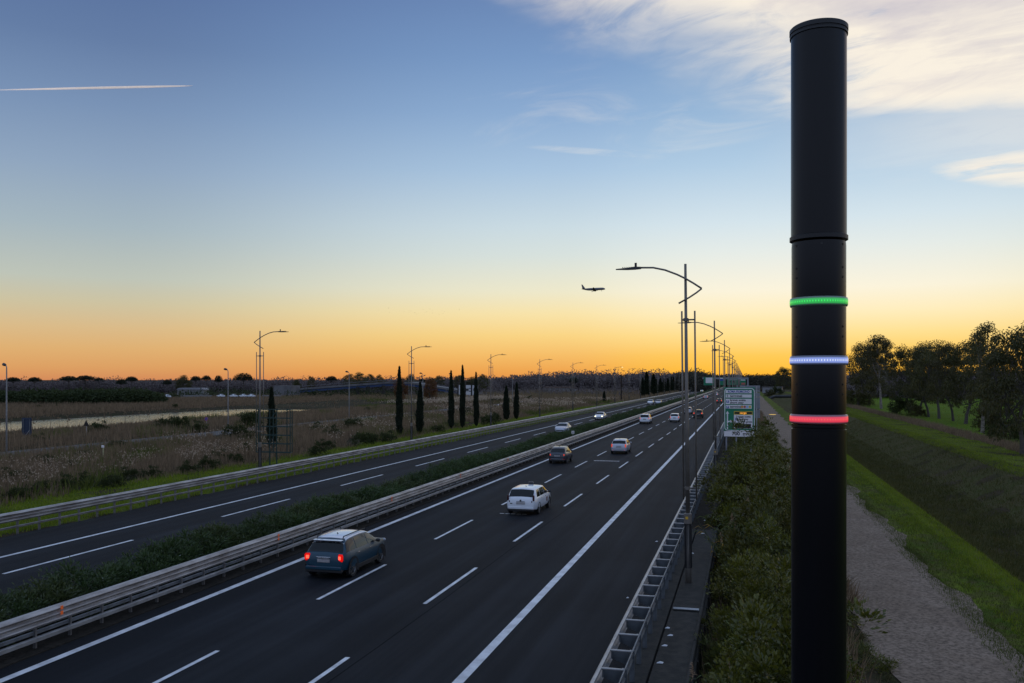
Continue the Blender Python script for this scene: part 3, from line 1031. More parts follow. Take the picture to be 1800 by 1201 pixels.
def wheel_mesh(r, wd, rim):
    t = MB().lathe([(r * .62, wd / 2 - .015), (r * .93, wd / 2), (r, wd / 2 - .03), (r, -wd / 2 + .03), (r * .93, -wd / 2), (r * .6, -wd / 2 + .02)], 28, axis='X', cap=False)
    q = MB().lathe([(r * .66, wd / 2 - .012), (r * .6, wd / 2 - .02), (r * .56, wd / 2 - .05)], 28, axis='X', cap=False)
    q.lathe([(.0, wd / 2 - .07), (r * .58, wd / 2 - .07)], 20, axis='X', cap=False)
    for k in range(5):
        a = 2 * math.pi * k / 5
        q.box((wd / 2 - .035, .33 * r * math.cos(a), .33 * r * math.sin(a)), (.03, .52 * r, .12 * r), rx=a)
    q.lathe([(.0, wd / 2 - .012), (.13 * r, wd / 2 - .02)], 10, axis='X')
    return t.mesh('tyre', M['tyre'], 'auto'), q.mesh('rim', rim, 'auto')


WM = {}


def car(name, label, cat, x, y, sh, pm, rot=0.0, roof=None, tail='off', taill=None, rear=None, side=None, front=None, wb=2.6, wr=.32, clad=False, head='off', rails=False, extras=None, rim='rim', group=None, bumper_dark=.0):
    r = thing(name, label, cat, (x, y, 0.004), rot, group)
    h, w = sh.L / 2, sh.W / 2
    build(sh.body(), 'body', pm, r, 'auto')
    if roof:
        build(sh.patch(rear[1] - .02, front[0] + .02, 8.05, 13.95, .012, 9, 13), 'roof_panel', roof, r, True)
    build(sh.patch(rear[0], rear[1], 8.3, 13.7, .008, 8, 11), 'rear_window', M['glass'], r, True)
    build(sh.patch(front[0], front[1], 8.3, 13.7, .008, 8, 11), 'windshield', M['glass'], r, True)
    for (y0, y1, s0, s1) in side:
        for vv in ((6.18, 7.86), (15.82, 14.14)):
            build(sh.patch(y0, y1, vv[0], vv[1], .008, 6, 5, s0, s1), 'side_window', M['glass'], r, True)
    if (wr, rim) not in WM:
        WM[(wr, rim)] = wheel_mesh(wr, .21, M[rim])
    ty, ri = WM[(wr, rim)]
    axle = -.06 if sh.L > 4 else 0
    for sy in (-wb / 2 + axle, wb / 2 + axle):
        for sx in (1, -1):
            wo_ = obj('wheel', ty, r, (sx * (w - .105), sy, wr), 0 if sx > 0 else math.pi)
            obj('rim', ri, wo_)
            # dark wheel arch
            ab = MB()
            R = wr * (1.16 if not clad else 1.34)
            n = 14
            V, F = [], []
            for i in range(n + 1):
                a = math.pi * (-.12 + 1.24 * i / n)
                for q in (.6 * wr, R):
                    V.append((sx * (w * 1.003 + (.008 if q > wr else -.02)), sy + q * math.cos(a), wr + q * math.sin(a)))
            F = [(2 * i, 2 * i + 1, 2 * i + 3, 2 * i + 2) for i in range(n)]
            ab.add(V, F if sx > 0 else [f[::-1] for f in F])
            build(ab, 'wheel_arch', M['plastic'], r)
    if clad:
        for sx in (1, -1):
            build(MB().rbox((sx * (w - .005), 0, .33), (.03, wb - wr * 2.4, .16), .01), 'sill', M['plastic'], r)
    # bumpers and underside
    build(MB().rbox((0, -h + .07, sh.bot + .05), (sh.W * .84, .2, .13 + bumper_dark), .03), 'rear_bumper', M['plastic'], r)
    build(MB().rbox((0, h - .14, sh.bot + .1), (sh.W * .7, .2, .16), .03), 'front_grille', M['plastic'], r)
    tm = M['tail_' + tail]
    for sx in (1, -1):
        for (tx, tz, tw, th) in taill:
            b = MB().rbox((0, 0, 0), (tw, .12, th), min(tw, th) * .3)
            o = build(b, 'tail_light', tm, r, 'auto', (sx * tx, -h + .055, tz))
            o.rotation_euler = (0, 0, -sx * .28)
            if tail == 'on':
                build(MB().rbox((0, -.052, .02 * th), (tw * .52, .03, th * .5), min(tw, th) * .2), 'bulb', M['tail_core'], o, 'auto')
        b = MB().rbox((0, 0, 0), (.3, .12, .15), .05)
        o = build(b, 'headlight', M['head_' + head], r, 'auto', (sx * (w * .7), h - .13, sh.tz[-3] - .04))
        o.rotation_euler = (0, 0, sx * .3)
        b = MB().rbox((0, 0, 0), (.2, .1, .13), .04)
        build(b, 'wing_mirror', M['plastic'] if clad or pm is P['white'] else pm, r, 'auto', (sx * (w + .07), front[1] - .28, sh.belt + .07))
        for (y0, y1, s0, s1) in side[:2]:
            build(MB().rbox((0, 0, 0), (.02, .17, .025), .006), 'door_handle', M['chrome'], r, False, (sx * (w * .992), y0 + .12, sh.belt - .1))
    pzl = sh.belt - .26
    build(MB().rbox((0, -h - .004, pzl), (.52, .02, .12), .004), 'number_plate', M['plate'], r)
    build(MB().rbox((0, -h - .006, pzl + .1), (.5, .03, .025), .008), 'plate_trim', M['chrome'] if clad else M['plastic'], r)
    build(MB().tube([(0, -.9 if sh.L > 3.7 else -.7, sh.H), (0, -.98 if sh.L > 3.7 else -.78, sh.H + .07)], [.03, .012], 6), 'antenna', M['plastic'], r)
    if rails:
        for sx in (1, -1):
            xx = sx * w * sh.rw * .86
            y0, y1 = rear[1] + .12, front[0] - .05
            pts = [(xx, y0, sh.H - .06), (xx, y0 + .08, sh.H + .03), (xx, (y0 + y1) / 2, sh.H + .045), (xx, y1 - .08, sh.H + .03), (xx, y1, sh.H - .04)]
            build(MB().tube(pts, .022, 6), 'roof_rail', M['plastic'], r)
    if extras:
        extras(r, sh)
    return r


def wp(px, py, px2, py2, L, wb, sgn=1):
    # centre of a car whose rear (or front) wheels touch the road at two seen points
    a, b = at_z(px, py), at_z(px2, py2)
    return (a[0] + b[0]) / 2, (a[1] + b[1]) / 2 + sgn * wb / 2


# the blue sport-utility hatchback with a white roof
sm = Shape(4.30, 1.82, 1.54, .98, [(-2.15, .70), (-2.135, .83), (-2.10, .93), (-2.03, 1.01), (-1.95, 1.06), (-1.72, 1.40), (-1.55, 1.485), (-1.1, 1.53), (-.3, 1.54), (.25, 1.51), (.5, 1.45), (1.08, 1.08), (1.22, 1.03), (1.7, .98), (2.0, .88), (2.12, .74), (2.15, .6)],
           plan=[(-2.15, .72), (-2.08, .84), (-1.9, .94), (-1.6, .99), (-1.1, 1), (1.1, 1), (1.6, .96), (1.95, .84), (2.15, .62)], roofw=.70, bot=.28)


def mini_x(r, s):
    h = s.L / 2
    build(MB().rbox((0, -h + .40, s.H - .095), (1.2, .2, .03), .012), 'roof_spoiler', P['white'], r, 'auto')
    build(MB().rbox((0, -h - .01, .80), (.16, .02, .05), .01), 'emblem', M['chrome'], r)
    build(MB().rbox((0, -h - .012, .86), (.62, .03, .03), .01), 'boot_handle', M['chrome'], r)
    for sx in (1, -1):
        build(MB().rbox((sx * .62, -h + .03, .42), (.2, .08, .07), .02), 'reflector', M['tail_off'], r)
    build(MB().rbox((0, -h + .0, .44), (1.5, .1, .16), .04), 'bumper_panel', P['blue'], r, 'auto')


x, y = wp(546, 1008, 618, 1012.5, 4.3, 2.67)
car('suv', 'blue compact SUV with white roof, black roof rails and glowing red tail lights', 'car', x + .12, y - .06, sm, P['blue'], roof=P['white'], tail='on', taill=[(.69, .84, .25, .28)], rear=(-2.0, -1.73), side=[(-1.0, .0, .06, .0), (.08, .98, .0, -.34), (-1.86, -1.06, .2, .03)],
    front=(.55, 1.05), wb=2.67, wr=.345, clad=True, rails=True, extras=mini_x, rim='rim')

# the white estate taxi
st_ = Shape(4.47, 1.80, 1.47, .94, hatch_top(4.47, 1.48, .95, .42, ws0=.50, ws1=1.25, hood=.93, nose=.78, up=.05), roofw=.77, bot=.25)


def taxi_x(r, s):
    h = s.L / 2
    t_ = obj('taxi_sign', MB().rbox((0, 0, .065), (.30, .14, .13), .02).mesh('taxi_sign', M['rim'], 'auto'), r, (.0, .28, s.H + .015))
    build(MB().rbox((0, -.073, .072), (.25, .006, .10), .003), 'sign_face', M['plastic'], t_)
    build(MB().lathe([(.05, 0), (.05, .012)], 14), 'emblem', M['plastic'], r, False, (0, -h - .012, .84)).rotation_euler = (math.pi / 2, 0, 0)
    build(MB().rbox((-.55, -h + .002, .66), (.14, .03, .045), .005), 'badge', M['plastic'], r)
    for sx in (1, -1):
        build(MB().rbox((sx * s.W / 2 * 1.004, .55, .62), (.012, .34, .26), .004), 'door_crest', M['decal'], r)
        build(MB().rbox((sx * s.W / 2 * 1.0, 1.25, .7), (.012, .16, .06), .004), 'wing_badge', M['decal'], r)
        build(MB().rbox((sx * .64, -h + .05, .36), (.2, .06, .05), .015), 'reflector', M['tail_dim'], r)
    build(MB().rbox((0, -h + .03, .42), (1.5, .1, .18), .04), 'bumper_panel', P['white'], r, 'auto')


x, y = wp(898, 901, 946, 903.3, 4.47, 2.64)
car('taxi', 'white estate taxi with a roof sign and a brown crest on its door', 'taxi', x, y, st_, P['white'], tail='off', taill=[(.74, .98, .1, .34), (.66, .78, .05, .12)], rear=(-2.1, -1.74), side=[(-.9, .05, .05, .0), (.12, 1.2, .0, -.52), (-1.7, -.98, .26, .03)], front=(.56, 1.22),
    wb=2.64, wr=.315, extras=taxi_x, rim='rim')

# the small dark grey round-backed hatchback
s5 = Shape(3.57, 1.63, 1.49, .97, [(-1.785, .62), (-1.76, .86), (-1.72, .95), (-1.64, 1.0), (-1.22, 1.36), (-1.0, 1.44), (-.6, 1.485), (-.1, 1.49), (.3, 1.45), (.95, 1.03), (1.1, .99), (1.45, .86), (1.7, .68), (1.765, .55), (1.785, .45)], roofw=.74, bot=.24)


def small_x(r, s):
    h = s.L / 2
    build(MB().rbox((0, -h - .005, .43), (1.1, .05, .035), .01), 'chrome_strip', M['chrome'], r)
    for sx in (1, -1):
        build(MB().rbox((sx * .58, -h + .03, .42), (.16, .06, .05), .015), 'reflector', M['tail_dim'], r)


x, y = wp(967.5, 814, 995.8, 814.6, 3.57, 2.3)
car('hatchback', 'small dark grey round-backed hatchback beside the central guardrail', 'car', x, y, s5, P['grey'], tail='dim', taill=[(.63, .8, .1, .17)], rear=(-1.63, -1.24), side=[(-.55, .9, .1, -.5), (-1.15, -.62, .2, .1)], front=(.34, .93), wb=2.3, wr=.295, extras=small_x)

# the silver hatchback with its lights on
sy = Shape(3.78, 1.70, 1.50, .98, [(-1.89, .64), (-1.86, .9), (-1.8, .99), (-1.72, 1.04), (-1.36, 1.38), (-1.1, 1.46), (-.6, 1.495), (0, 1.5), (.38, 1.45), (1.0, 1.05), (1.15, 1.0), (1.5, .9), (1.75, .74), (1.87, .6), (1.89, .48)], roofw=.76, bot=.24)
x, y = wp(1078, 797.5, 1100, 797.7, 3.78, 2.39)
car('hatchback', 'silver hatchback with orange-red tail lights in the middle lane', 'car', x, y, sy, P['silver'], tail='dim', taill=[(.7, .86, .13, .34)], rear=(-1.7, -1.38), side=[(-.62, .14, .05, 0), (.2, .95, 0, -.45), (-1.25, -.7, .25, .04)], front=(.42, .98), wb=2.39, wr=.29, extras=small_x)

# farther traffic on the near carriageway
ss = Shape(4.5, 1.86, 1.68, 1.05, hatch_top(4.5, 1.69, 1.06, .32, ws0=.55, ws1=1.2, hood=1.05, nose=.88, up=.07), roofw=.79, bot=.3)
KW = dict(rear=(-2.14, -1.86), side=[(-1.0, .0, .05, .0), (.08, 1.12, .0, -.42), (-1.72, -1.08, .2, .03)], front=(.6, 1.18), wb=2.68, wr=.35)
x, y = wp(1125.7, 745, 1142, 745, 4.5, 2.68)
car('suv', 'white SUV with red tail lights in the lane next to the central guardrail', 'car', x, y, ss, P['white'], tail='dim', taill=[(.72, .96, .18, .22)], rails=True, **KW)
sp_ = Shape(3.66, 1.64, 1.55, 1.0, hatch_top(3.66, 1.56, 1.01, .22, ws0=.4, ws1=.98, hood=1.0, nose=.85, up=.06), roofw=.82, bot=.26)
KP = dict(rear=(-1.72, -1.54), side=[(-.75, .05, .04, 0), (.12, .9, 0, -.35), (-1.42, -.82, .12, .03)], front=(.44, .96), wb=2.3, wr=.3)
x, y = wp(1178.8, 742, 1193, 742, 3.66, 2.3)
car('hatchback', 'white boxy hatchback just left of the nearest right-hand lamp post', 'car', x, y, sp_, P['white'], tail='dim', taill=[(.74, .88, .1, .3)], **KP)
x, y = wp(1205, 728, 1214, 728, 3.66, 2.3)
car('hatchback', 'silver hatchback half hidden behind the nearest right-hand lamp post', 'car', x, y, sp_, P['silver'], tail='off', taill=[(.74, .92, .1, .26)], **KP)
x, y = wp(1219.6, 735, 1234.7, 735, 4.5, 2.68)
car('suv', 'black SUV with bright red tail lights in the right-hand lane', 'car', x, y, ss, P['black'], tail='on', taill=[(.76, .98, .2, .24)], rails=True, **KW)
x, y = wp(1237, 701.5, 1244, 701.5, 3.78, 2.39)
KY = dict(rear=(-1.7, -1.38), side=[(-.62, .14, .05, 0), (.2, .95, 0, -.45)], front=(.42, .98), wb=2.39, wr=.29)
car('hatchback', 'distant dark car with lit tail lights in the lane by the central guardrail', 'car', x, y, sy, P['silver'], tail='on', taill=[(.68, .86, .2, .26)], **KY)
x, y = wp(1260, 709, 1268.6, 709, 3.78, 2.39)
car('hatchback', 'distant car with red tail lights just left of the green parking sign', 'car', x, y, sy, P['red'], tail='on', taill=[(.68, .86, .24, .28)], **KY)
x, y = wp(1256, 696, 1262, 696, 3.66, 2.3)
car('hatchback', 'distant white-roofed car with one red glow, farthest on the near carriageway', 'car', x, y, sp_, P['white'], tail='on', taill=[(.70, .88, .2, .3)], **KP)

# oncoming traffic beyond the hedge
sd = Shape(4.4, 1.78, 1.45, .94, [(-2.2, .6), (-2.16, .85), (-2.1, .95), (-1.5, 1.0), (-.95, 1.36), (-.6, 1.44), (-.1, 1.45), (.3, 1.4), (1.05, 1.0), (1.2, .96), (1.8, .86), (2.08, .72), (2.18, .6), (2.2, .48)], roofw=.75, bot=.24)
KD = dict(rear=(-1.48, -1.0), side=[(-.75, .1, .12, 0), (.18, 1.0, 0, -.55)], front=(.34, 1.02), wb=2.6, wr=.31, taill=[(.7, .8, .2, .14)])
for (px, py, p2, q2, sh, kw, pm, hd, lab) in (
        (972, 762, 1001, 762, sd, KD, 'silver', 'off', 'silver oncoming saloon half hidden by the oleander hedge, lights off'),
        (1044, 738, 1063, 738, sd, KD, 'white', 'on', 'white oncoming saloon with both headlights on'),
        (1138, 711, 1148, 711, sd, KD, 'white', 'off', 'left one of two pale oncoming cars driving abreast behind the hedge'),
        (1152, 711, 1162, 711, sd, KD, 'silver', 'off', 'right one of two pale oncoming cars driving abreast behind the hedge'),
        (1204, 698, 1211, 698, sp_, dict(KP, taill=[(.7, .9, .1, .3)]), 'silver', 'off', 'far oncoming hatchback seen between the poles of the nearest right-hand lamp post'),
        (1230.5, 689, 1237, 689, sd, KD, 'silver', 'on', 'very far oncoming car with lit headlights near the bend of the hedge'),
        (1252, 682.4, 1256, 682.4, sd, KD, 'silver', 'on', 'farthest oncoming car with lit headlights, under the overhead signs')):
    x, y = wp(px, py, p2, q2, 4, 2.6)
    car('saloon' if sh is sd else 'hatchback', lab, 'car', x, y, sh, P[pm], rot=math.pi, tail='off', head=hd, **kw)

# ------------------------------------------------------------------ signs
M['green'] = pbr('green_sign_sheet', (.006, .2, .095), .45, var=.1, scale=.6)
M['signwhite'] = pbr('white_sign_sheet', (.84, .78, .77), .5, var=.06, scale=1.2)
M['signblue'] = pbr('blue_sign_sheet', (.03, .07, .36), .45, var=.1)
M['signback'] = pbr('grey_sign_back', (.3, .3, .33), .5, .4, scale=1)
M['signblack'] = pbr('black_sign_ink', (.02, .02, .022), .5)
M['display'] = pbr('dark_display', (.008, .008, .008), .35)
M['amber'] = pbr('amber_display_text', (.8, .3, .02), .4, emit=(1, .4, .05), estr=.9)
M['yellow'] = pbr('yellow_disc', (.65, .45, .05), .5, var=.05)
M['disc_or'] = pbr('orange_disc', (.7, .3, .04), .5, var=.05)
M['disc_lb'] = pbr('pale_blue_disc', (.35, .5, .75), .5, var=.05)
M['disc_rd'] = pbr('red_disc', (.45, .12, .1), .5, var=.05)
SY = 97.0
sx0, sz1 = at_y(1272.5, 681, SY)
sx1, sz0 = at_y(1327, 758, SY)
_, sz00 = at_y(1300, 768, SY)
sw, shh = sx1 - sx0, sz1 - sz0
r = thing('parking_sign', 'tall green roadside sign listing terminal and parking, with 700 m plate below', 'road sign', ((sx0 + sx1) / 2, SY, -1.6))
zb = 1.6
PXW = sw / 52.5     # metres per pixel of the front view, 52.5 x 80


def sgn(u, v):      # position on the front in the zoomed sign (130..655 wide, 205..990 high)
    return (u - 392) / 525 * sw, zb + sz1 - (v - 205) / 785 * shh


build(MB().rbox((0, .06, zb + (sz1 + sz0) / 2), (sw, .1, shh), .03), 'panel', M['green'], r)


def bar(name, u0, v0, u1, v1, m, y=-.006, t=.012, parent=None):
    a, b_ = sgn(u0, v0), sgn(u1, v1)
    return build(MB().box(((a[0] + b_[0]) / 2, y, (a[1] + b_[1]) / 2), (b_[0] - a[0], t, a[1] - b_[1])), name, m, r)


# rounded white border line
bd = MB()


def rr(u0, v0, u1, v1, q):
    P_ = []
    for (cu, cv, a0_) in ((u1 - q, v0 + q, 90), (u1 - q, v1 - q, 0), (u0 + q, v1 - q, -90), (u0 + q, v0 + q, -180)):
        for k in range(7):
            a = rad(a0_ - 15 * k)
            P_.append(sgn(cu + q * math.cos(a), cv - q * math.sin(a)))
    return P_


o_, i_ = rr(138, 218, 650, 988, 60), rr(150, 232, 638, 975, 48)
V = [(x, .0, z) for x, z in o_] + [(x, .0, z) for x, z in i_]
n = len(o_)
bd.add(V, [(k, (k + 1) % n, n + (k + 1) % n, n + k) for k in range(n)])
build(bd, 'border', M['signwhite'], r)
bar('text_panel', 160, 255, 600, 312, M['signwhite'])
bar('text_panel', 160, 333, 600, 390, M['signwhite'])
bar('text_panel', 160, 412, 600, 508, M['signwhite'])
bar('text_panel', 160, 525, 600, 588, M['signwhite'])
bar('text_panel', 300, 640, 615, 945, M['signwhite'])
bar('display_frame', 300, 635, 615, 700, M['yellow'], -.014)
bar('display', 310, 648, 605, 685, M['display'], -.022)
bar('display', 340, 862, 588, 940, M['display'], -.016)
for (u0, v0) in ((170, 440), (170, 540), (318, 757)):
    bar('parking_symbol', u0, v0, u0 + 44, v0 + 44, M['signblue'], -.016)
    q = sgn(u0 + 22, v0 + 23)
    text('symbol_letter', 'P', .30, M['signwhite'], r, (q[0], -.026, q[1]), 'CENTER')
UP = shh / 785
for (u, v, tx, sz, m, al) in ((380, 284, 'ROMA-FIUMICINO', 50, 'signblue', 'CENTER'), (232, 361, 'terminal', 50, 'signblack', 'LEFT'), (232, 436, 'breve sosta', 46, 'signblack', 'LEFT'), (232, 482, 'short stay', 46, 'signblack', 'LEFT'),
                          (232, 555, 'terminal', 50, 'signblack', 'LEFT'), (362, 733, 'lunga sosta', 40, 'signblack', 'LEFT'), (365, 778, 'long stay', 40, 'signblack', 'LEFT'), (362, 825, '60 min gratis', 38, 'signblack', 'LEFT'), (457, 666, 'cargo', 42, 'amber', 'CENTER')):
    q = sgn(u, v)
    text('lettering', tx, sz * UP * 1.15, M[m], r, (q[0], -.03 if m == 'amber' else -.017, q[1]), al, xs=1.12 if tx[0] != 'R' else .8)
for k, m in enumerate(('disc_or', 'disc_rd', 'disc_lb', 'yellow')):
    q = sgn(440 + 43 * k, 556)
    o = build(MB().lathe([(.13, 0), (.13, .008)], 16), 'coloured_disc', M[m], r, False, (q[0], -.013, q[1]))
    o.rotation_euler = (math.pi / 2, 0, 0)
# plane pictogram and arrows
q = sgn(190, 361)
pb = MB().add([(-.11, 0, -.02), (.11, 0, -.02), (.11, 0, .02), (-.11, 0, .02)], [(0, 1, 2, 3)]).add([(-.02, 0, -.14), (.02, 0, -.14), (.02, 0, .14), (-.02, 0, .14)], [(0, 1, 2, 3)])
build(pb, 'plane_symbol', M['signblack'], r, False, (q[0], -.0145, q[1]))
ab = MB()
for poly in ([(180, 680), (200, 680), (200, 960), (180, 960)], [(162, 682), (190, 632), (218, 682)], [(200, 812), (240, 808), (240, 828), (200, 835)], [(240, 792), (285, 820), (240, 850)]):
    ab.add([(sgn(u, v)[0], -.003, sgn(u, v)[1]) for u, v in poly], [tuple(range(len(poly)))])
build(ab, 'arrow', M['signwhite'], r)
build(MB().rbox((0, .04, zb + (sz0 + sz00) / 2 - .02), (sw * .99, .08, sz0 - sz00 - .06), .02), 'distance_plate', M['signwhite'], r)
q = zb + (sz0 + sz00) / 2
text('lettering', '700  m', .5, M['signblack'], r, (.0, -.008, q), 'CENTER', xs=1.1)
for xx in (-sw * .42, -.1 * sw, sw * .38):
    build(MB().box((xx, .18, zb + sz1 / 2 - .8), (.14, .14, sz1 + zb - .1)), 'post', M['signback'], r)
build(MB().rbox((-sw * .40, .2, 1.15), (.9, .9, 1.1), .04), 'footing', M['concrete'], r)
# the back of a second sign just beyond
x0, z1 = at_y(1329, 678, 106)
x1, z0 = at_y(1336, 735, 106)
r = thing('reversed_sign', 'narrow grey back of another sign showing to the right of the green parking sign', 'road sign', ((x0 + x1) / 2 - .9, 106, -1.6))
hh = z1 - z0
for (f0, f1) in ((0, .1), (.12, .2), (.22, .34), (.36, .72), (.745, 1.0)):
    build(MB().rbox((0, 0, 1.6 + z1 - hh * (f0 + f1) / 2), (x1 - x0 + 1.8, .06, hh * (f1 - f0)), .02), 'panel', M['signback'], r)
build(MB().box((-.6, -.08, (z1 + 1.6) / 2), (.12, .1, z1 + 1.6)), 'post', M['galv'], r)
build(MB().box((.75, -.08, (z1 + 1.6) / 2), (.12, .1, z1 + 1.6)), 'post', M['galv'], r)

# overhead gantry in the distance
GYY = 255.0
r = thing('sign_gantry', 'distant overhead gantry carrying green motorway signs above the carriageway', 'gantry', (-6, GYY, 0))
gx0, _ = at_y(1236.5, 663, GYY)
gx1, _ = at_y(1312, 663, GYY)


def gp_(px, py):
    x, z = at_y(px, py, GYY)
    return x + 6, z


for (u0, v0, u1, v1, kids) in ((1237, 663, 1255, 677.5, [('text_panel', 1240.5, 664, 1254, 673.5, 'signwhite')]), (1264, 664, 1274.5, 677.5, [('text_panel', 1265, 666.5, 1274, 669.5, 'signblue'), ('text_panel', 1265, 664.4, 1272, 666, 'signwhite')]),
                               (1278, 665.5, 1297, 677, [('display', 1281, 669.5, 1285, 672.5, 'display'), ('display', 1287, 669.5, 1292, 672.5, 'display'), ('text_panel', 1280, 666.3, 1296, 668, 'signback')]), (1301, 667, 1311, 677, [('text_panel', 1303, 673, 1310, 676.5, 'disc_rd'), ('text_panel', 1302, 667.6, 1310, 669, 'signwhite')])):
    (a, b1), (c_, d_) = gp_(u0, v0), gp_(u1, v1)
    pn = build(MB().rbox(((a + c_) / 2, 0, (b1 + d_) / 2), (c_ - a, .12, b1 - d_), .03), 'sign_panel', M['green'], r)
    for (nm, e0, f0, e1, f1, mm) in kids:
        (a, b1), (c_, d_) = gp_(e0, f0), gp_(e1, f1)
        build(MB().box(((a + c_) / 2, -.07, (b1 + d_) / 2), (c_ - a, .02, b1 - d_)), nm, M[mm], pn)
build(MB().box(((gx0 + gx1) / 2 + 6, .3, 8.1), (gx1 - gx0 + .6, .3, .5)), 'beam', M['signback'], r)
for xx in (gx1 + 6 + .4, gx0 + 6 - .1 + 9.3):
    build(MB().box((xx, .3, 3.9), (.4, .4, 8.8)), 'column', M['signback'], r)

# small signs along the service road
def post_sign(name, label, px, py, z, h, mk):
    x, y = at_z(px, py, z)
    r = thing(name, label, 'road sign', (x, y, z - .1))
    build(MB().tube([(0, 0, -.4), (0, 0, h)], .045, 8), 'post', M['galv'], r)
    mk(r, h)
    return r


def tri(r, h):
    build(MB().prism([(-.5, h - .75), (.5, h - .75), (0, h + .12)], -.07, -.05), 'plate', M['display'], r)


def disc(r, h):
    o = build(MB().lathe([(.36, 0), (.36, .03)], 20), 'plate', M['signblue'], r, False, (0, -.05, h - .3))
    o.rotation_euler = (math.pi / 2, 0, 0)
    o = build(MB().lathe([(.36, .031), (.36, .04), (.28, .04), (.28, .031)], 20, cap=False), 'rim', M['disc_rd'], r, False, (0, -.05, h - .3))
    o.rotation_euler = (math.pi / 2, 0, 0)
    build(MB().box((0, -.1, h - .3), (.6, .01, .06), ry=.78), 'bar', M['disc_rd'], r)


def marker(r, h):
    build(MB().rbox((0, -.02, h + .05), (.28, .12, .24), .03), 'cap', M['signwhite'], r)


post_sign('warning_sign', 'triangular warning sign seen from behind against the river', 152, 770, -.45, 2.5, tri)
post_sign('no_stopping_sign', 'small round blue no-stopping sign among the reeds', 363, 752, -.45, 1.9, disc)
M['postyellow'] = pbr('pale_yellow_post', (.5, .46, .25), .6)
for i, (px, py, h) in enumerate(((181, 816, 1.75), (876, 722, 1.6), (918, 712, 1.2))):
    x, y = at_z(px, py, -.5)
    r = thing('marker_post', ['pale yellow marker post with a white cap standing in the dry reeds', 'thin pale marker post in the scrub near the third left-hand lamp', 'short white-capped marker post right of the cypress pair'][i], 'marker post', (x, y, -.6))
    build(MB().tube([(0, 0, -.3), (.04, 0, h)], .06, 8), 'post', M['postyellow'], r)
    marker(r, h)
x, y = at_z(47, 772, -.45)
r = thing('blue_board', 'dark blue sign board seen from behind, in front of the river', 'board', (x, y, -.5), .35)
build(MB().rbox((0, 0, 1.75), (1.3, .08, 2.4), .03), 'panel', pbr('dark_blue_board', (.02, .035, .07), .5), r)
for xx in (-.4, .45):
    build(MB().box((xx, -.1, 1.2), (.08, .08, 3.2)), 'post', M['galv_blue'], r)
build(MB().tube([(-.4, -.15, .1), (.45, -.15, 1.3)], .03, 6), 'brace', M['galv'], r)
# empty billboard frame
M['framegreen'] = pbr('green_painted_frame', (.012, .045, .04), .5, .2)
r = thing('billboard_frame', 'empty green steel billboard frame standing beside a cypress behind the rail', 'frame', (-41.5, 71.8, -.4))
z0, z1 = 1.45, 5.35
for yy, dxx, nm in ((0, .0, 'front_frame'), (.75, -.22, 'back_frame')):
    b = MB()
    xs_ = [-1.72, -.35 if yy == 0 else -.5, .35 if yy == 0 else .9, 1.72] if yy == 0 else [-1.72, -.2, 1.2, 1.72]
    for xx in xs_:
        b.box((xx + dxx, yy, (z0 + z1) / 2), (.07, .07, z1 - z0))
    for k in range(6):
        b.box((dxx, yy, z0 + (z1 - z0) * k / 5), (3.5, .06, .06))
    build(b, nm, M['framegreen'], r)
b = MB()
for xx in (-1.72, 1.72):
    for zz in (z0, z1):
        b.tube([(xx, 0, zz), (xx - .22, .75, zz)], .03, 6)
for k in range(4):
    b.tube([(-.35, 0, z0 + k), (.1, .75, z0 + k + .9)], .025, 6)
build(b, 'brace', M['framegreen'], r)
for xx in (-.35, .35):
    build(MB().box((xx, .02, .7), (.09, .09, 1.9)), 'leg', M['framegreen'], r)
# white lettered billboard partly hidden by the cypresses
x, y, _ = at_depth(824, 690, 300)
r = thing('letter_billboard', 'low billboard of large white letter panels half hidden behind three cypresses', 'billboard', (x, y, -.5), -.1)
for (x0, x1, tx) in ((-3.7, -1.95, 'S'), (-1.05, .75, 'MC'), (1.35, 3.4, 'O!')):
    pn = build(MB().rbox(((x0 + x1) / 2, 0, 4.7), (x1 - x0, .12, 3.3), .04), 'letter_panel', pbr('pale_panel', (.6, .6, .6), .6), r)
    text('lettering', tx, 2.4 if len(tx) == 1 else 1.7, M['display'], pn, ((x0 + x1) / 2, -.08, 4.7), 'CENTER', xs=.8)
    build(MB().box((x0 - .3, .1, 4.5), (.5, .2, 3.5)), 'dark_panel', M['display'], r)
for xx in (-3, 0, 3):
    build(MB().box((xx, .2, 2.2), (.2, .2, 5)), 'post', M['signback'], r)

# small white distance plate on a post in the hedge
t_ = (1007 - 900) / FPX
Y = (-20.0 * CT + t_ * -20.0 * ST) / (t_ * CT - ST)
r = thing('distance_plate', 'small white distance plate on a post at the hedge edge behind the central guardrail', 'road sign', (-20.0, Y, 0))
build(MB().tube([(0, .03, -.1), (0, .03, 1.3)], .03, 6), 'post', M['galv'], r)
build(MB().rbox((0, 0, 1.36), (.34, .03, .34), .02), 'plate', M['signwhite'], r)
for xx in (-.06, .06):
    build(MB().box((xx, -.02, 1.36), (.05, .01, .2)), 'stroke', M['signblack'], r)

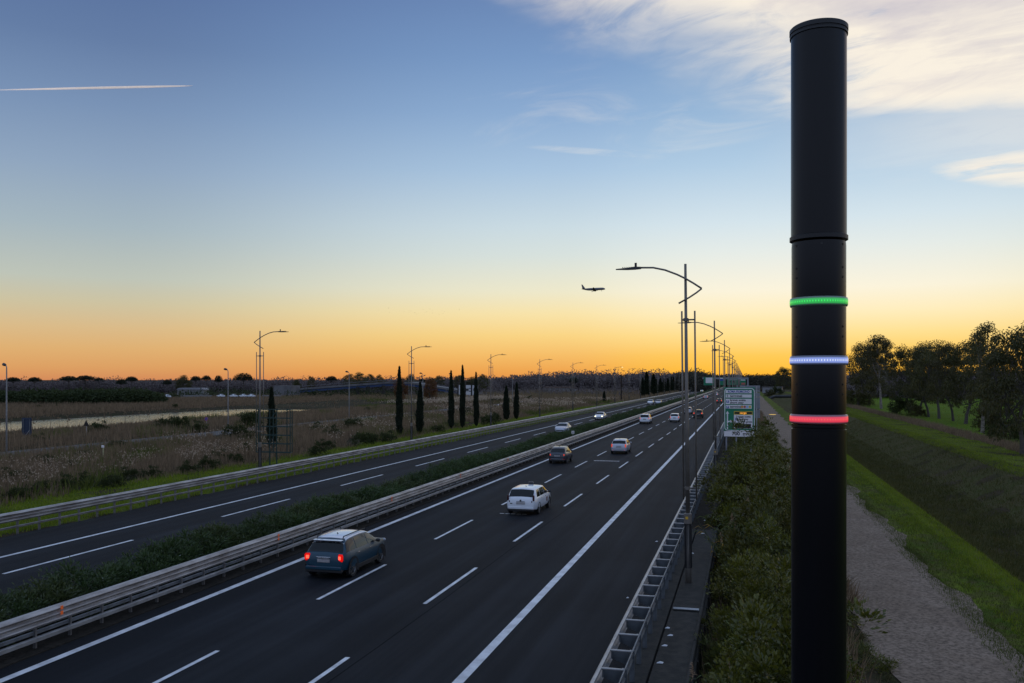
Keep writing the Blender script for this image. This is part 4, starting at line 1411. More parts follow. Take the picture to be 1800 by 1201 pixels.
# ------------------------------------------------------------------ bridge and low buildings across the fields
M['pale_conc'] = pbr('pale_concrete', (.17, .165, .165), .85, col2=(.11, .105, .105), scale=.3)
M['bridgeblue'] = pbr('blue_painted_girder', (.025, .06, .16), .5)
r = thing('flyover', 'low flyover with blue girders rising from a concrete abutment beyond the fields', 'bridge')
deck = [(512, 683.5), (560, 680), (620, 675.5), (680, 671.5), (720, 671.5), (790, 683), (850, 694)]
D = [Vector(at_depth(u, v, 430 + (u - 512) * .1)) for u, v in deck]
for nm, dz_, hh, wd, mm in (('deck', 0, .9, 9, 'pale_conc'), ('girder', -1.0, 1.1, 7.6, 'bridgeblue')):
    b = MB()
    V = []
    for p in D:
        for (oy, oz) in ((0, 0), (wd, 0), (wd, -hh), (0, -hh)):
            V.append((p.x, p.y + oy + (9 - wd) / 2, p.z + dz_ + oz))
    F = [(k * 4 + i, k * 4 + (i + 1) % 4, k * 4 + 4 + (i + 1) % 4, k * 4 + 4 + i) for k in range(len(D) - 1) for i in range(4)]
    b.add(V, F)
    build(b, nm, M[mm], r)
for (u, v) in ((545, 682), (622, 677), (640, 676), (668, 674), (708, 674), (735, 676)):
    p = Vector(at_depth(u, v, 436))
    build(MB().box((p.x, p.y + 4.5, (p.z - 1.6) / 2 - .4), (.7, 3, max(p.z - .4, .5) + .8)), 'pier', M['concrete'], r)
b = MB()
for k in range(len(D) - 1):
    b.tube([D[k] + Vector((0, .1, .9)), D[k + 1] + Vector((0, .1, .9))], .06, 4)
build(b, 'railing', M['signback'], r)
p0, p1 = at_depth(480, 677, 425), at_depth(515, 678, 425)
build(MB().box(((p0[0] + p1[0]) / 2, p0[1] + 5, 2.1), (p1[0] - p0[0], 9, 5.6)), 'abutment', M['pale_conc'], r)
M['whitewall'] = pbr('white_wall', (.24, .235, .23), .8, var=.15, scale=.4)
M['rooftile'] = pbr('dull_roof', (.16, .11, .09), .8)


def lowhouse(label, px, py, zc, w, h, roof=None, dpt=8):
    x, y, _ = at_depth(px, py, zc)
    r = thing('low_building', label, 'building', (x, y, -.5), .2)
    build(MB().box((0, 0, h / 2), (w, dpt, h)), 'wall', M['whitewall'], r)
    build(MB().prism([(-w / 2 - .4, h), (w / 2 + .4, h), (w / 2 - .8, h + .9), (-w / 2 + .8, h + .9)], -dpt / 2 - .4, dpt / 2 + .4), 'roof', M[roof or 'signback'], r)
    for k in range(int(w / 3)):
        build(MB().box((-w / 2 + 1.6 + 3 * k, -dpt / 2 - .02, h * .5), (1.1, .06, 1.1)), 'window', M['display'], r)


lowhouse('long pale low building among trees left of the flyover', 340, 690, 470, 14, 3.0)
lowhouse('small pale building at the foot of the distant woods, right of the left-hand cypresses', 985, 690, 560, 20, 3.0, 'rooftile')
x, y, _ = at_depth(345, 699, 395)
r = thing('white_barrier', 'long low white barrier beyond the river bank', 'barrier', (x, y, -.5), .12)
build(MB().box((0, 0, .75), (15, .3, 1.1)), 'panel', M['whitewall'], r)
x, y, _ = at_depth(478, 697, 400)
r = thing('white_barrier', 'short low white barrier in front of the flyover abutment', 'barrier', (x, y, -.5), .12)
build(MB().box((0, 0, .75), (9, .3, 1.0)), 'panel', M['whitewall'], r)
for k, (px, py) in enumerate(((293, 704.5), (388, 699.5), (410, 699), (427, 699), (441, 698))):
    x, y, _ = at_depth(px, py, 372 + 12 * (k > 0))
    car('parked_car', ['white car parked alone at the end of the green cane thicket', 'first white car from the left in the row parked beyond the river', 'second white car from the left in the row parked beyond the river', 'third white car from the left in the row parked beyond the river', 'last white car in the row parked beyond the river'][k], 'car', x, y, sd, P['white'], rot=1.2, group='white cars parked beyond the river', **KD)
# pipe over the ditch and the headwall behind it
p0 = Vector(at_depth(1352, 701, 446))
p1 = Vector(at_depth(1361, 697.2, 452))
p2 = Vector(at_depth(1400, 697, 452))
r = thing('ditch_pipe', 'dark pipe crossing the grassy ditch with its near end bent down', 'pipe')
build(MB().tube([p0 + Vector((0, 0, -1)), p0, p1, p2, p2 + Vector((2, 0, 0)), p2 + Vector((4, 0, -2.5))], .75, 10), 'pipe', M['plastic'], r, True)
x, y, _ = at_depth(1358, 690, 620)
r = thing('pump_house', 'low grey concrete building at the far end of the gravel track', 'building', (x, y, -1.6), -.1)
build(MB().box((0, 0, 2.0), (13, 10, 4.0)), 'wall', M['signback'], r)
build(MB().box((0, 0, 4.2), (14, 11, .4)), 'roof', M['pale_conc'], r)
x, y = at_z(1358, 729, -1.54)
b = MB()
pp = []
for k in range(20):
    a = 2 * math.pi * k / 20
    pp.append((x + (.95 + .12 * math.sin(3 * a)) * math.cos(a), y + 2.2 * math.sin(a) * (1 + .15 * math.cos(2 * a)), -1.512))
b.add(pp, [tuple(range(20))])
m, t = mat_new('puddle_water')
p = t.n('ShaderNodeBsdfPrincipled')
p.inputs['Base Color'].default_value = (.02, .02, .02, 1)
p.inputs['Roughness'].default_value = .01
t.t.links.new(p.outputs[0], t.n('ShaderNodeOutputMaterial').inputs[0])
tag(build(b, 'puddle_water', m), kind='structure')

# ------------------------------------------------------------------ airliner on approach
M['plane'] = pbr('airliner_skin', (.2, .19, .2), .35, .1)
M['planed'] = pbr('airliner_dark', (.03, .03, .03), .4)
ax, ay, az = at_depth(1043, 508.5, 1330)
pl = thing('airliner', 'twin-engined airliner low in the sky with its landing gear down', 'airliner', (ax, ay, az))
fus = [(-18.5, 1.0, .15), (-15, .55, .75), (-11, .2, 1.45), (-7, 0, 1.9), (-3, 0, 1.98), (10, 0, 1.98), (13.5, 0, 1.95), (16, -.15, 1.6), (17.6, -.4, .95), (18.4, -.55, .15)]
build(MB().tube([(x, 0, z) for x, z, q in fus], [q for *_, q in fus], 20), 'fuselage', M['plane'], pl, True)


def wing(name, pts, th, parent=pl, m='plane'):
    n = len(pts)
    V = [(x, y, z + th / 2) for x, y, z in pts] + [(x, y, z - th / 2) for x, y, z in pts]
    build(MB().add(V, [tuple(range(n)), tuple(range(2 * n - 1, n - 1, -1))] + [(i, n + i, n + (i + 1) % n, (i + 1) % n) for i in range(n)]), name, M[m], parent)


for s_ in (1, -1):
    wing('wing', [(4.5, s_ * 1.6, -1.1), (-1.6, s_ * 1.6, -1.1), (-2.4, s_ * 6, -.6), (-4.2, s_ * 16.8, .9), (-2.8, s_ * 16.8, .9), (1.6, s_ * 6, -.6)], .35)
    wing('tailplane', [(-13.2, s_ * .5, .8), (-16.6, s_ * .5, .8), (-17.9, s_ * 6, 1.5), (-16.4, s_ * 6, 1.5)], .22)
    build(MB().tube([(1.2, s_ * 5.7, -1.9), (2.5, s_ * 5.7, -1.9), (4.6, s_ * 5.7, -1.95), (5.3, s_ * 5.7, -1.95)], [.6, 1.0, 1.1, .95], 14), 'engine', M['planed'], pl, True)
    b = MB().tube([(-1.4, s_ * 3.8, -1), (-1.4, s_ * 3.8, -3.2)], .18, 6).lathe([(.6, -.5), (.6, .5)], 12, axis='X')
    b = MB().tube([(-1.4, s_ * 3.8, -1), (-1.4, s_ * 3.8, -3.2)], .18, 6)
    b.tube([(-1.4, s_ * 3.8 - .55, -3.3), (-1.4, s_ * 3.8 + .55, -3.3)], .6, 10)
    build(b, 'main_gear', M['planed'], pl)
b = MB().tube([(12.6, 0, -1.6), (12.6, 0, -3.3)], .14, 6)
b.tube([(12.6, -.35, -3.3), (12.6, .35, -3.3)], .42, 10)
build(b, 'nose_gear', M['planed'], pl)
V = [(-12.0, 1.2), (-16.9, 1.2), (-18.0, 7.6), (-16.4, 7.6)]
build(MB().prism(V, -.14, .14), 'tail_fin', M['plane'], pl)
pl.rotation_euler = (0, rad(-3), TH + .12)

# ------------------------------------------------------------------ vapour trail, high up and still in sunlight
m, t = mat_new('vapour')
tcg = t.n('ShaderNodeTexCoord')
sp = t.n('ShaderNodeSeparateXYZ', ins={0: tcg.outputs['Generated']})
al = t.m('MULTIPLY', t.ss(sp.outputs[0], 0.0, .55), t.ss(t.noise(tcg.outputs['Object'], .01, 4, .6), .1, .55, .65, 1.0))
df = t.n('ShaderNodeBsdfDiffuse', ins={0: (.9, .9, .9, 1)})
tl = t.n('ShaderNodeBsdfTranslucent', ins={0: (.95, .95, .95, 1)})
mx = t.n('ShaderNodeMixShader', ins={0: .6})
t.t.links.new(df.outputs[0], mx.inputs[1])
t.t.links.new(tl.outputs[0], mx.inputs[2])
tp = t.n('ShaderNodeBsdfTransparent')
mx2 = t.n('ShaderNodeMixShader')
t.set(mx2.inputs[0], t.m('MULTIPLY', al, .9))
t.t.links.new(tp.outputs[0], mx2.inputs[1])
t.t.links.new(mx.outputs[0], mx2.inputs[2])
t.t.links.new(mx2.outputs[0], t.n('ShaderNodeOutputMaterial').inputs[0])
h0, h1 = Vector(at_depth(-60, 159.5, 9000)), Vector(at_depth(338, 151, 9000))
L = (h1 - h0).length
vt = build(MB().tube([(L * u, 0, 0) for u in (0, .2, .4, .6, .8, .93, 1.0)], [4, 7, 10, 12, 11, 7, 2], 10), 'vapour_trail', m, None, True, h0)
vt.rotation_euler = (h1 - h0).to_track_quat('X', 'Z').to_euler()
tag(vt, 'straight pale vapour trail high in the blue sky on the left', 'vapour trail')
# ------------------------------------------------------------------ vegetation
def unit(v):
    return v / np.maximum(np.linalg.norm(v, axis=-1, keepdims=True), 1e-9)


def leaves(r, C, D, L, Wd, droop=.15):
    # one four-cornered leaf per row of C, pointing along D
    n = len(C)
    D = unit(D)
    side = unit(np.cross(D, r.normal(size=(n, 3)))) * (np.asarray(Wd).reshape(-1, 1) / 2)
    L = np.asarray(L).reshape(-1, 1) * np.ones((n, 1))
    mid = C + D * L * .5
    tip = C + D * L - np.array([0, 0, 1]) * L * droop
    V = np.stack([C, mid + side, tip, mid - side], 1).reshape(-1, 3)
    return V, np.arange(4 * n).reshape(n, 4)


def blades(r, Pn, H, Wd, lean=.25):
    n = len(Pn)
    H = np.asarray(H).reshape(-1, 1) * np.ones((n, 1))
    Wd = np.asarray(Wd).reshape(-1, 1) * np.ones((n, 1))
    a = r.uniform(0, 2 * np.pi, n)
    s = np.stack([np.cos(a), np.sin(a), np.zeros(n)], 1) * Wd / 2
    d = r.normal(size=(n, 3)) * lean
    d[:, 2] = 1
    tip = Pn + unit(d) * H
    V = np.stack([Pn - s, Pn + s, tip], 1).reshape(-1, 3)
    return V, np.arange(3 * n).reshape(n, 3)


def ball(r, n):
    return unit(r.normal(size=(n, 3))) * r.uniform(0, 1, (n, 1)) ** (1 / 3)


LM = dict(
    oleander=leafmat('oleander_leaf', (.03, .058, .018), (.085, .13, .035), .42, .2, objvar=.35),
    broad=leafmat('glossy_leaf', (.026, .045, .007), (.22, .215, .026), .32, .26, .5, objvar=.5),
    willow=leafmat('willow_leaf', (.055, .075, .024), (.2, .2, .055), .5, .35, objvar=.6),
    reedg=leafmat('cane_leaf', (.045, .08, .018), (.14, .17, .04), .5, .35),
    reedy=leafmat('yellowed_cane_leaf', (.36, .22, .03), (.5, .28, .04), .5, .35),
    plume=leafmat('cane_plume', (.36, .24, .15), (.5, .34, .22), .8, .4),
    euca=leafmat('eucalyptus_leaf', (.048, .056, .016), (.15, .13, .042), .5, .35, objvar=.5),
    eucb=leafmat('dark_tree_leaf', (.036, .042, .012), (.105, .092, .026), .5, .35),
    cyp=leafmat('cypress_leaf', (.009, .017, .008), (.02, .03, .012), .6, .15),
    pine=leafmat('pine_needles', (.014, .022, .012), (.028, .036, .016), .6, .15),
    wood=leafmat('hazed_woodland_leaf', (.12, .1, .1), (.2, .165, .155), .8, .2, .1),  # grey twigs, made paler to put distance haze into the colour
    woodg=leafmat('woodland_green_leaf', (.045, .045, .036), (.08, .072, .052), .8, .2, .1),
    cane=leafmat('cane_thicket_leaf', (.028, .042, .014), (.055, .07, .024), .7, .25, .2),
    scrub=leafmat('scrub_leaf', (.03, .042, .014), (.065, .075, .024), .6, .25, .2),
    autumn=leafmat('autumn_leaf', (.12, .045, .015), (.16, .075, .02), .6, .3),
    grass=leafmat('grass_blade', (.08, .14, .01), (.25, .29, .02), .55, .4, .25),
    grassm=leafmat('dull_grass_blade', (.045, .07, .011), (.15, .16, .035), .6, .35, .2),
    grassd=leafmat('bank_grass_blade', (.04, .052, .009), (.13, .11, .036), .6, .35, .2),
    dry=leafmat('dry_reed', (.1, .072, .044), (.33, .235, .145), .8, .35, .15),
    dryp=leafmat('dry_plume', (.42, .33, .24), (.62, .5, .38), .8, .45, .15))
M['bark'] = pbr('grey_bark', (.09, .075, .06), .9, col2=(.05, .042, .034), scale=4, bump=.5)
M['palebark'] = pbr('pale_eucalyptus_bark', (.26, .22, .18), .8, col2=(.1, .08, .065), scale=2.2, bump=.3)
M['stem'] = pbr('shrub_stem', (.07, .055, .038), .9)


def bush_mesh(seed, rx, h, nclump, nleaf, L, Wd, mat, up=.6, clump=.42, jit=.12):
    r = np.random.default_rng(seed)
    mb = MB()
    ctr = ball(r, nclump)
    ctr = unit(ctr) * (np.linalg.norm(ctr, axis=1, keepdims=True) ** .55)
    ctr[:, 2] = np.abs(ctr[:, 2]) ** .8
    lump = 1 + 1.8 * jit * np.sin(3 * np.arctan2(ctr[:, 1], ctr[:, 0]) + seed) + jit * r.normal(size=nclump)
    C = ctr * np.array([rx, rx, h * .86]) * lump[:, None]
    C[:, 2] += h * .08
    for c in C:
        q = r.integers(int(nleaf * .6), int(nleaf * 1.4))
        o = unit(r.normal(size=(q, 3)))
        base = c + o * r.uniform(0, clump, (q, 1)) * np.array([1, 1, .9])
        out = unit(c - np.array([0, 0, h * .25]))
        D = o * .7 + out * .35 + np.array([0, 0, up])
        V, F = leaves(r, base, D, L * r.uniform(.6, 1.25, q), Wd * r.uniform(.7, 1.2, q))
        mb.add(V, F)
    return mb.mesh('foliage', mat)


def stems_mesh(seed, rx, h, n=7):
    r = random.Random(seed)
    b = MB()
    for k in range(n):
        a = r.uniform(0, 6.28)
        q = r.uniform(.2, .75) * rx
        b.tube([(.08 * math.cos(a), .08 * math.sin(a), -.2), (q * .5 * math.cos(a), q * .5 * math.sin(a), h * .4), (q * math.cos(a), q * math.sin(a), h * .82)], [.035, .025, .01], 5)
    return b.mesh('stems', M['stem'])


def cane_mesh(seed, h, n, mat, plume=0, spread=.6):
    r = np.random.default_rng(seed)
    mb = MB()
    for k in range(n):
        a, q = r.uniform(0, 6.28), r.uniform(0, spread)
        b0 = np.array([q * math.cos(a), q * math.sin(a), 0])
        hh = h * r.uniform(.65, 1.05)
        ln = np.array([math.cos(a), math.sin(a), 0]) * r.uniform(.05, .45)
        mb.tube([b0, b0 + ln * .35 * hh + (0, 0, hh * .55), b0 + ln * hh + (0, 0, hh * .96)], [.014, .011, .005], 4)
        m_ = 12
        u = r.uniform(.25, 1, m_)[:, None]
        C = b0 + ln * hh * u ** 1.5 + np.array([0, 0, 1]) * hh * u * .96
        D = r.normal(size=(m_, 3)) * np.array([1, 1, .2]) + np.array([0, 0, .75])
        V, F = leaves(r, C, D, r.uniform(.4, .75, m_), r.uniform(.03, .05, m_), .55)
        mb.add(V, F, 0 if r.uniform() < .9 else 1)
        if k < plume:
            t0 = b0 + ln * hh + (0, 0, hh * .94)
            q_ = 60
            u = r.uniform(0, 1, (q_, 1))
            C = t0 + (ln * .4 + np.array([0, 0, 1])) * u * .5
            D = r.normal(size=(q_, 3)) * .5 + np.array([ln[0] * 2 + .5, ln[1] * 2, .6])
            V, F = leaves(r, C, D, r.uniform(.10, .22, q_) * (1.1 - u[:, 0] * .6), .022, .3)
            mb.add(V, F, 2)
    return mb.mesh('foliage', [mat, LM['reedy'], LM['plume']])


# oleanders of the central reservation
OM = [bush_mesh(20 + k, 1.0, 1.38, 60, 75, .17, .036, LM['oleander'], .5, .30, .05) for k in range(4)]
OS = [stems_mesh(30 + k, .9, 1.1) for k in range(2)]
vr = random.Random(11)
y = 14.0
k = 0
while y < 330:
    far = y > 110
    r = thing('oleander', 'dark green oleander shrub in the long hedge between the two carriageways', 'shrub', (-21.35 + vr.uniform(-.2, .2), y, .0), vr.uniform(0, 6.28), 'oleander hedge of the central reservation')
    s = vr.uniform(.84, 1.08) * (1 + .07 * math.sin(y * .22)) * (1.16 if 150 < y < 185 else 1)
    r.scale = (1.28 * vr.uniform(.9, 1.1), 1.15, s)
    obj('foliage', OM[k % 4], r)
    if not far:
        obj('stems', OS[k % 2], r)
    y += vr.uniform(1.25, 1.7) * (1.25 if far else 1)
    k += 1
mb = MB()
r = np.random.default_rng(5)
n = 16000
C = np.stack([r.uniform(-22.4, -20.3, n), r.uniform(330, 1000, n), r.uniform(.2, 1.35, n)], 1)
V, F = leaves(r, C, r.normal(size=(n, 3)) + (0, 0, .5), .4, .12)
mb.add(V, F)
tag(build(mb, 'distant_hedge', LM['oleander']), 'dark green oleander hedge continuing into the distance between the carriageways', 'hedge', kind='stuff')

# shrubs and canes on the slope right of the ledge
BM = dict(
    laurel=[bush_mesh(40 + k, 1.3, 3.3, 105, 150, .125, .05, LM['broad'], .45, .34, .2) for k in range(3)],
    willow=[bush_mesh(50 + k, 1.3, 3.0, 70, 110, .2, .035, LM['willow'], .7, .5) for k in range(2)],
    cane=[cane_mesh(60 + k, 3.6, 34, LM['reedg'], 5, .75) for k in range(3)])
BS = stems_mesh(70, 1.2, 2.8, 9)
LAB = dict(laurel='dense glossy-leaved shrub on the slope between the ledge and the black column', willow='narrow-leaved grey-green shrub on the slope right of the guardrail',
           cane='clump of tall canes with tan plumes on the slope right of the guardrail')
NM = dict(laurel='shrub', willow='shrub', cane='cane_clump')
plan = []
y = 17.5
while y < 150:
    for x0, x1 in ((-.25, .5), (.7, 1.7), (2.0, 3.2)):
        if x0 == 2.0 and y < 85:
            continue
        x = vr.uniform(x0, x1)
        if y > 60 and x < .4:
            x -= .9
        if y < 52 and x > .9:
            x = .9
        if vr.uniform(0, 1) < .38:
            continue
        kind = vr.choices(['laurel', 'willow', 'cane'], [.72, .16, .12])[0]
        top = 3.5 + (.9 if 34 < y < 62 else 0) - (.0 if y < 30 else 0) - max(0, (y - 75) * .016)
        top *= vr.uniform(.55, 1.2) * (.8 if 68 < y < 98 else 1) * (.78 if x0 < 0 else 1)
        plan.append((kind, x, y + vr.uniform(-.7, .7), top))
    y += 1.55 if y < 70 else 2.4
# the plumed canes and the low shrubs that the photograph shows at the bottom
plan += [('cane', -.35, 20.5, 2.6), ('cane', .3, 21.2, 2.5), ('cane', 1.0, 24.0, 3.1), ('willow', -.1, 26.5, 2.5), ('willow', .5, 27.5, 2.8), ('cane', .9, 39, 3.7), ('cane', .4, 36.5, 3.4), ('cane', .7, 83, 3.2), ('cane', .2, 80, 3.1), ('cane', 1.2, 78, 3.1)]
for i, (kind, x, y, top) in enumerate(plan):
    r = thing(NM[kind], LAB[kind], 'shrub' if kind != 'cane' else 'canes', (x, y, -1.7 if x > -1.3 else -.2), vr.uniform(0, 6.28), {'laurel': 'glossy shrubs on the right-hand slope', 'willow': 'grey-green shrubs on the right-hand slope', 'cane': 'cane clumps on the right-hand slope'}[kind])
    ms = BM[kind]
    me = ms[i % len(ms)]
    s = top / (3.6 if kind == 'cane' else 3.2)
    r.scale = (s * vr.uniform(.85, 1.15), s * vr.uniform(.85, 1.15), s)
    obj('foliage', me, r)
    if kind != 'cane' and y < 60:
        obj('stems', BS, r)
# low weeds along the left edge of the gravel track, with brown brush farther on
WMs = [bush_mesh(80 + k, .55, .55, 22, 40, .14, .03, LM['willow'] if k else LM['broad'], .6, .22) for k in range(2)]
for i in range(70):
    y = 17 + i * 1.1 + vr.uniform(-.5, .5)
    r = thing('weed', 'low weed growing along the left edge of the gravel track', 'weed', (vr.uniform(3.3, 4.5) - (.4 if y > 30 else 0), y, -1.6), vr.uniform(0, 6.28), 'weeds along the gravel track')
    s = vr.uniform(.35, .95)
    r.scale = (s, s, s * vr.uniform(.6, 1.1))
    obj('foliage', WMs[i % 2], r)


# ---- grasses: nobody could count them
def scatter(r, n, x0, x1, y0, y1, bias=1.0):
    x = r.uniform(x0, x1, n)
    y = y0 + (y1 - y0) * r.uniform(0, 1, n) ** bias
    return np.stack([x, y, gz(x, y)], 1)


def patchy(P_, s=.35, cut=.0, seed=0):
    v = np.sin(P_[:, 0] * s * 2.1 + seed) * np.sin(P_[:, 1] * s + 1.7 * seed) + .6 * np.sin(P_[:, 0] * s * 5 + P_[:, 1] * s * 3.1)
    return P_[v > cut]


r = np.random.default_rng(21)
mb = MB()
P_ = scatter(r, 90000, -47.2, -35.5, 26, 260, 1.8)
V, F = blades(r, P_, r.uniform(.12, .36, len(P_)), .05, .35)
mb.add(V, F)
tag(build(mb, 'verge_grass', LM['grass']), 'short bright green grass on the verge behind the far guardrail', 'grass', kind='stuff')
mb = MB()
P_ = np.concatenate([scatter(r, 40000, 10.5, 12.3, 12, 130, 1.7), patchy(scatter(r, 26000, 9.4, 10.9, 12, 130, 1.6), .5, -.2)])
V, F = blades(r, P_, r.uniform(.06, .24, len(P_)), .03, .45)
mb.add(V, F)
P_ = np.concatenate([scatter(r, 42000, 8.3, 10.8, 12, 130, 1.7), scatter(r, 9000, 8.0, 8.9, 12, 130, 1.7), patchy(scatter(r, 14000, 7.9, 9.0, 12, 120, 1.6), .4, .2)])
V, F = blades(r, P_, r.uniform(.05, .2, len(P_)), .03, .5)
mb.add(V, F, 1)
P_ = np.concatenate([scatter(r, 60000, 25.6, 33.3, 40, 330, 1.6), scatter(r, 24000, 25.5, 27.3, 40, 260, 1.6)])
V, F = blades(r, P_, r.uniform(.08, .26, len(P_)), .05, .45)
mb.add(V, F)
tag(build(mb, 'dike_grass', [LM['grass'], LM['grassm']]), 'bright green grass along both crests of the ditch on the right', 'grass', kind='stuff')
mb = MB()
P_ = np.concatenate([scatter(r, 60000, 12.2, 25.8, 30, 220, 1.6), scatter(r, 50000, 14.5, 20.5, 30, 200, 1.6)])
V, F = blades(r, P_, r.uniform(.12, .5, len(P_)), .05, .6)
mb.add(V, F)
tag(build(mb, 'ditch_weeds', LM['grassd']), 'dull brown-green weeds covering the banks and bottom of the ditch', 'weeds', kind='stuff')
mb = MB()
P_ = np.concatenate([scatter(r, 30000, 33, 37.5, 60, 420, 1.5), scatter(r, 16000, 1.9, 4.4, 38, 260, 1.4)])
V, F = blades(r, P_, r.uniform(.3, 1.1, len(P_)), .08, .5)
mb.add(V, F)
P_ = scatter(r, 15000, -1.2, 3.4, 16, 110, 1.4)
V, F = blades(r, P_, r.uniform(.5, 1.9, len(P_)), .05, .35)
mb.add(V, F)
tag(build(mb, 'dry_brush', LM['dry']), 'brown dry brush edging the pasture and the gravel track and filling gaps between the right-hand shrubs', 'brush', kind='stuff')
mb = MB()
P_ = scatter(r, 50000, 38, 130, 110, 420, 1.2)
V, F = blades(r, P_, r.uniform(.1, .25, len(P_)), .12, .4)
mb.add(V, F)
tag(build(mb, 'pasture_grass', LM['grass']), 'flat green pasture grass behind the trees on the right', 'grass', kind='stuff')
# dry reeds left of the motorway
mb = MB()
A = patchy(scatter(r, 120000, -72.5, -45.5, 20, 330, 1.5), .13, -.9, 2)
V, F = blades(r, A, r.uniform(.5, 1.6, len(A)) * (1 - .45 * 1.5 * np.exp(-(A[:, 0] + 45.5) ** 2 / 6)), .09, .22)
mb.add(V, F, 0)
B = scatter(r, 60000, -112, -79.5, 40, 420, 1.2)
V, F = blades(r, B, r.uniform(.45, 1.2, len(B)) * np.where(B[:, 0] > -92, 1.4, np.where(B[:, 0] < -105, .6, 1)), .11, .16)
mb.add(V, F, 0)
Cc = np.concatenate([scatter(r, 60000, -235, -150.5, 90, 460, 1.0), scatter(r, 20000, -185, -150.5, 90, 300, 1.0)])
V, F = blades(r, Cc, r.uniform(.5, 1.5, len(Cc)) * np.where(Cc[:, 0] > -154, .6, 1), .2, .2)
mb.add(V, F, 0)
Dd = scatter(r, 50000, -150, -42, 330, 640, 1.0)
V, F = blades(r, Dd, r.uniform(.6, 1.8, len(Dd)), .22, .2)
mb.add(V, F, 0)
for (n_, x0, x1, y0, y1, cut) in ((60000, -72, -46.5, 45, 330, .25), (34000, -112, -80, 90, 330, .4), (40000, -200, -80, 300, 520, .2)):
    G = patchy(scatter(r, n_, x0, x1, y0, y1), .07, cut, 5)
    V, F = blades(r, G, r.uniform(.5, 1.35, len(G)), .13, .35)
    mb.add(V, F, 1)
tag(build(mb, 'dry_reeds', [LM['dry'], LM['grassm']]), 'brown dry reeds and tall grass filling the fields left of the motorway', 'reeds', kind='stuff')
mb = MB()


def plumes(P_, hlo, hhi, q=5, s=1.0):
    n = len(P_)
    P_ = P_ + np.stack([np.zeros(n), np.zeros(n), r.uniform(hlo, hhi, n)], 1)
    C = np.repeat(P_, q, 0) + r.normal(size=(n * q, 3)) * .035 * s
    V, F = leaves(r, C, r.normal(size=(n * q, 3)) * .35 + np.array([.1, 0, 1]), r.uniform(.2, .36, n * q) * s, .06 * s, .1)
    mb.add(V, F)


plumes(patchy(scatter(r, 2600, -60, -47.5, 34, 84, 1.0), .2, -.2, 1), .9, 1.6, 4, .5)
plumes(patchy(scatter(r, 2600, -70, -47, 84, 210, 1.0), .12, .1, 3), 1.0, 1.7, 4, .72)
plumes(patchy(scatter(r, 3200, -74, -46, 200, 330, 1.0), .08, -.1, 4), 1.0, 1.8, 5, 1.1)
plumes(scatter(r, 1500, -100, -80, 230, 330, 1.0), 1.4, 2.2, 5, 1.5)
tag(build(mb, 'reed_plumes', LM['dryp']), 'pale feathery plumes standing above the dry reeds', 'plumes', kind='stuff')
mb = MB()
for (n, x0, x1, y0, y1) in ((260, -114, -106, 70, 300),):
    P_ = scatter(r, n, x0, x1, y0, y1)
    P_[:, 2] += r.uniform(1.1, 2.2, n)
    C = np.repeat(P_, 6, 0) + r.normal(size=(n * 6, 3)) * .05
    V, F = leaves(r, C, r.normal(size=(n * 6, 3)) * .4 + np.array([.2, 0, 1]), .45, .11)
    mb.add(V, F, 0)
    P_[:, 2] -= 2.0
    V, F = blades(r, np.repeat(P_, 2, 0), 2.0, .05, .03)
    mb.add(V, F, 0)
tag(build(mb, 'river_reeds', LM['dry']), 'tall dark reeds with feathery heads along the near river bank', 'reeds', kind='stuff')

# dark shrubs in the scrub on the left
SH = [bush_mesh(90 + k, 1.3, 1.7, 30, 55, .26, .10, LM['scrub'], .5, .42) for k in range(3)]
spots = [(112, 862, 1.0), (70, 868, .8), (198, 858, .9), (330, 832, .9), (365, 826, 1.0), (415, 815, .9), (560, 800, 1.2), (600, 795, 1.3), (640, 783, 1.4), (585, 770, 1.5), (680, 777, 1.2), (440, 752, 2.3), (455, 757, 2.6), (290, 755, 1.7), (315, 757, 1.9), (345, 760, 1.6), (172, 762, 1.5), (415, 773, 1.8), (435, 780, 1.4), (380, 765, 1.7),
         (770, 760, 1.0), (790, 752, 1.2), (868, 743, 1.6), (858, 748, 1.4), (820, 730, 1.6), (880, 712, 1.7), (872, 708, 1.7), (900, 709, 1.5), (930, 704, 1.6), (540, 812, .9), (510, 815, .7), (575, 790, 1.0), (655, 778, 1.0), (150, 850, .8), (230, 845, .9), (30, 880, .8), (265, 842, .8), (480, 785, 1.2), (620, 755, 1.6), (560, 760, 1.4)]
vs = random.Random(77)
for _ in range(34):
    spots.append((vs.uniform(0, 860), 0, vs.uniform(.5, 1.1)))
for i, (px, py, s) in enumerate(spots):
    if not py:
        py = vs.uniform(715, 865) - px * .125
        if py < 712:
            py = 712 + vs.uniform(0, 12)
    x, y = at_z(px, py, -.45)
    if -153 < x < -111 or -80.5 < x < -71.5 or x > -44:
        continue      # not in the river, on the lane or on the mown verge
    r_ = thing('shrub', 'dark low shrub growing among the dry reeds left of the motorway', 'shrub', (x, y, float(gz(x, y)) - .1), vr.uniform(0, 6.28), 'dark shrubs in the reed field')
    s *= .62
    r_.scale = (s * 1.1, s * 1.1, s)
    obj('foliage', SH[i % 3], r_)

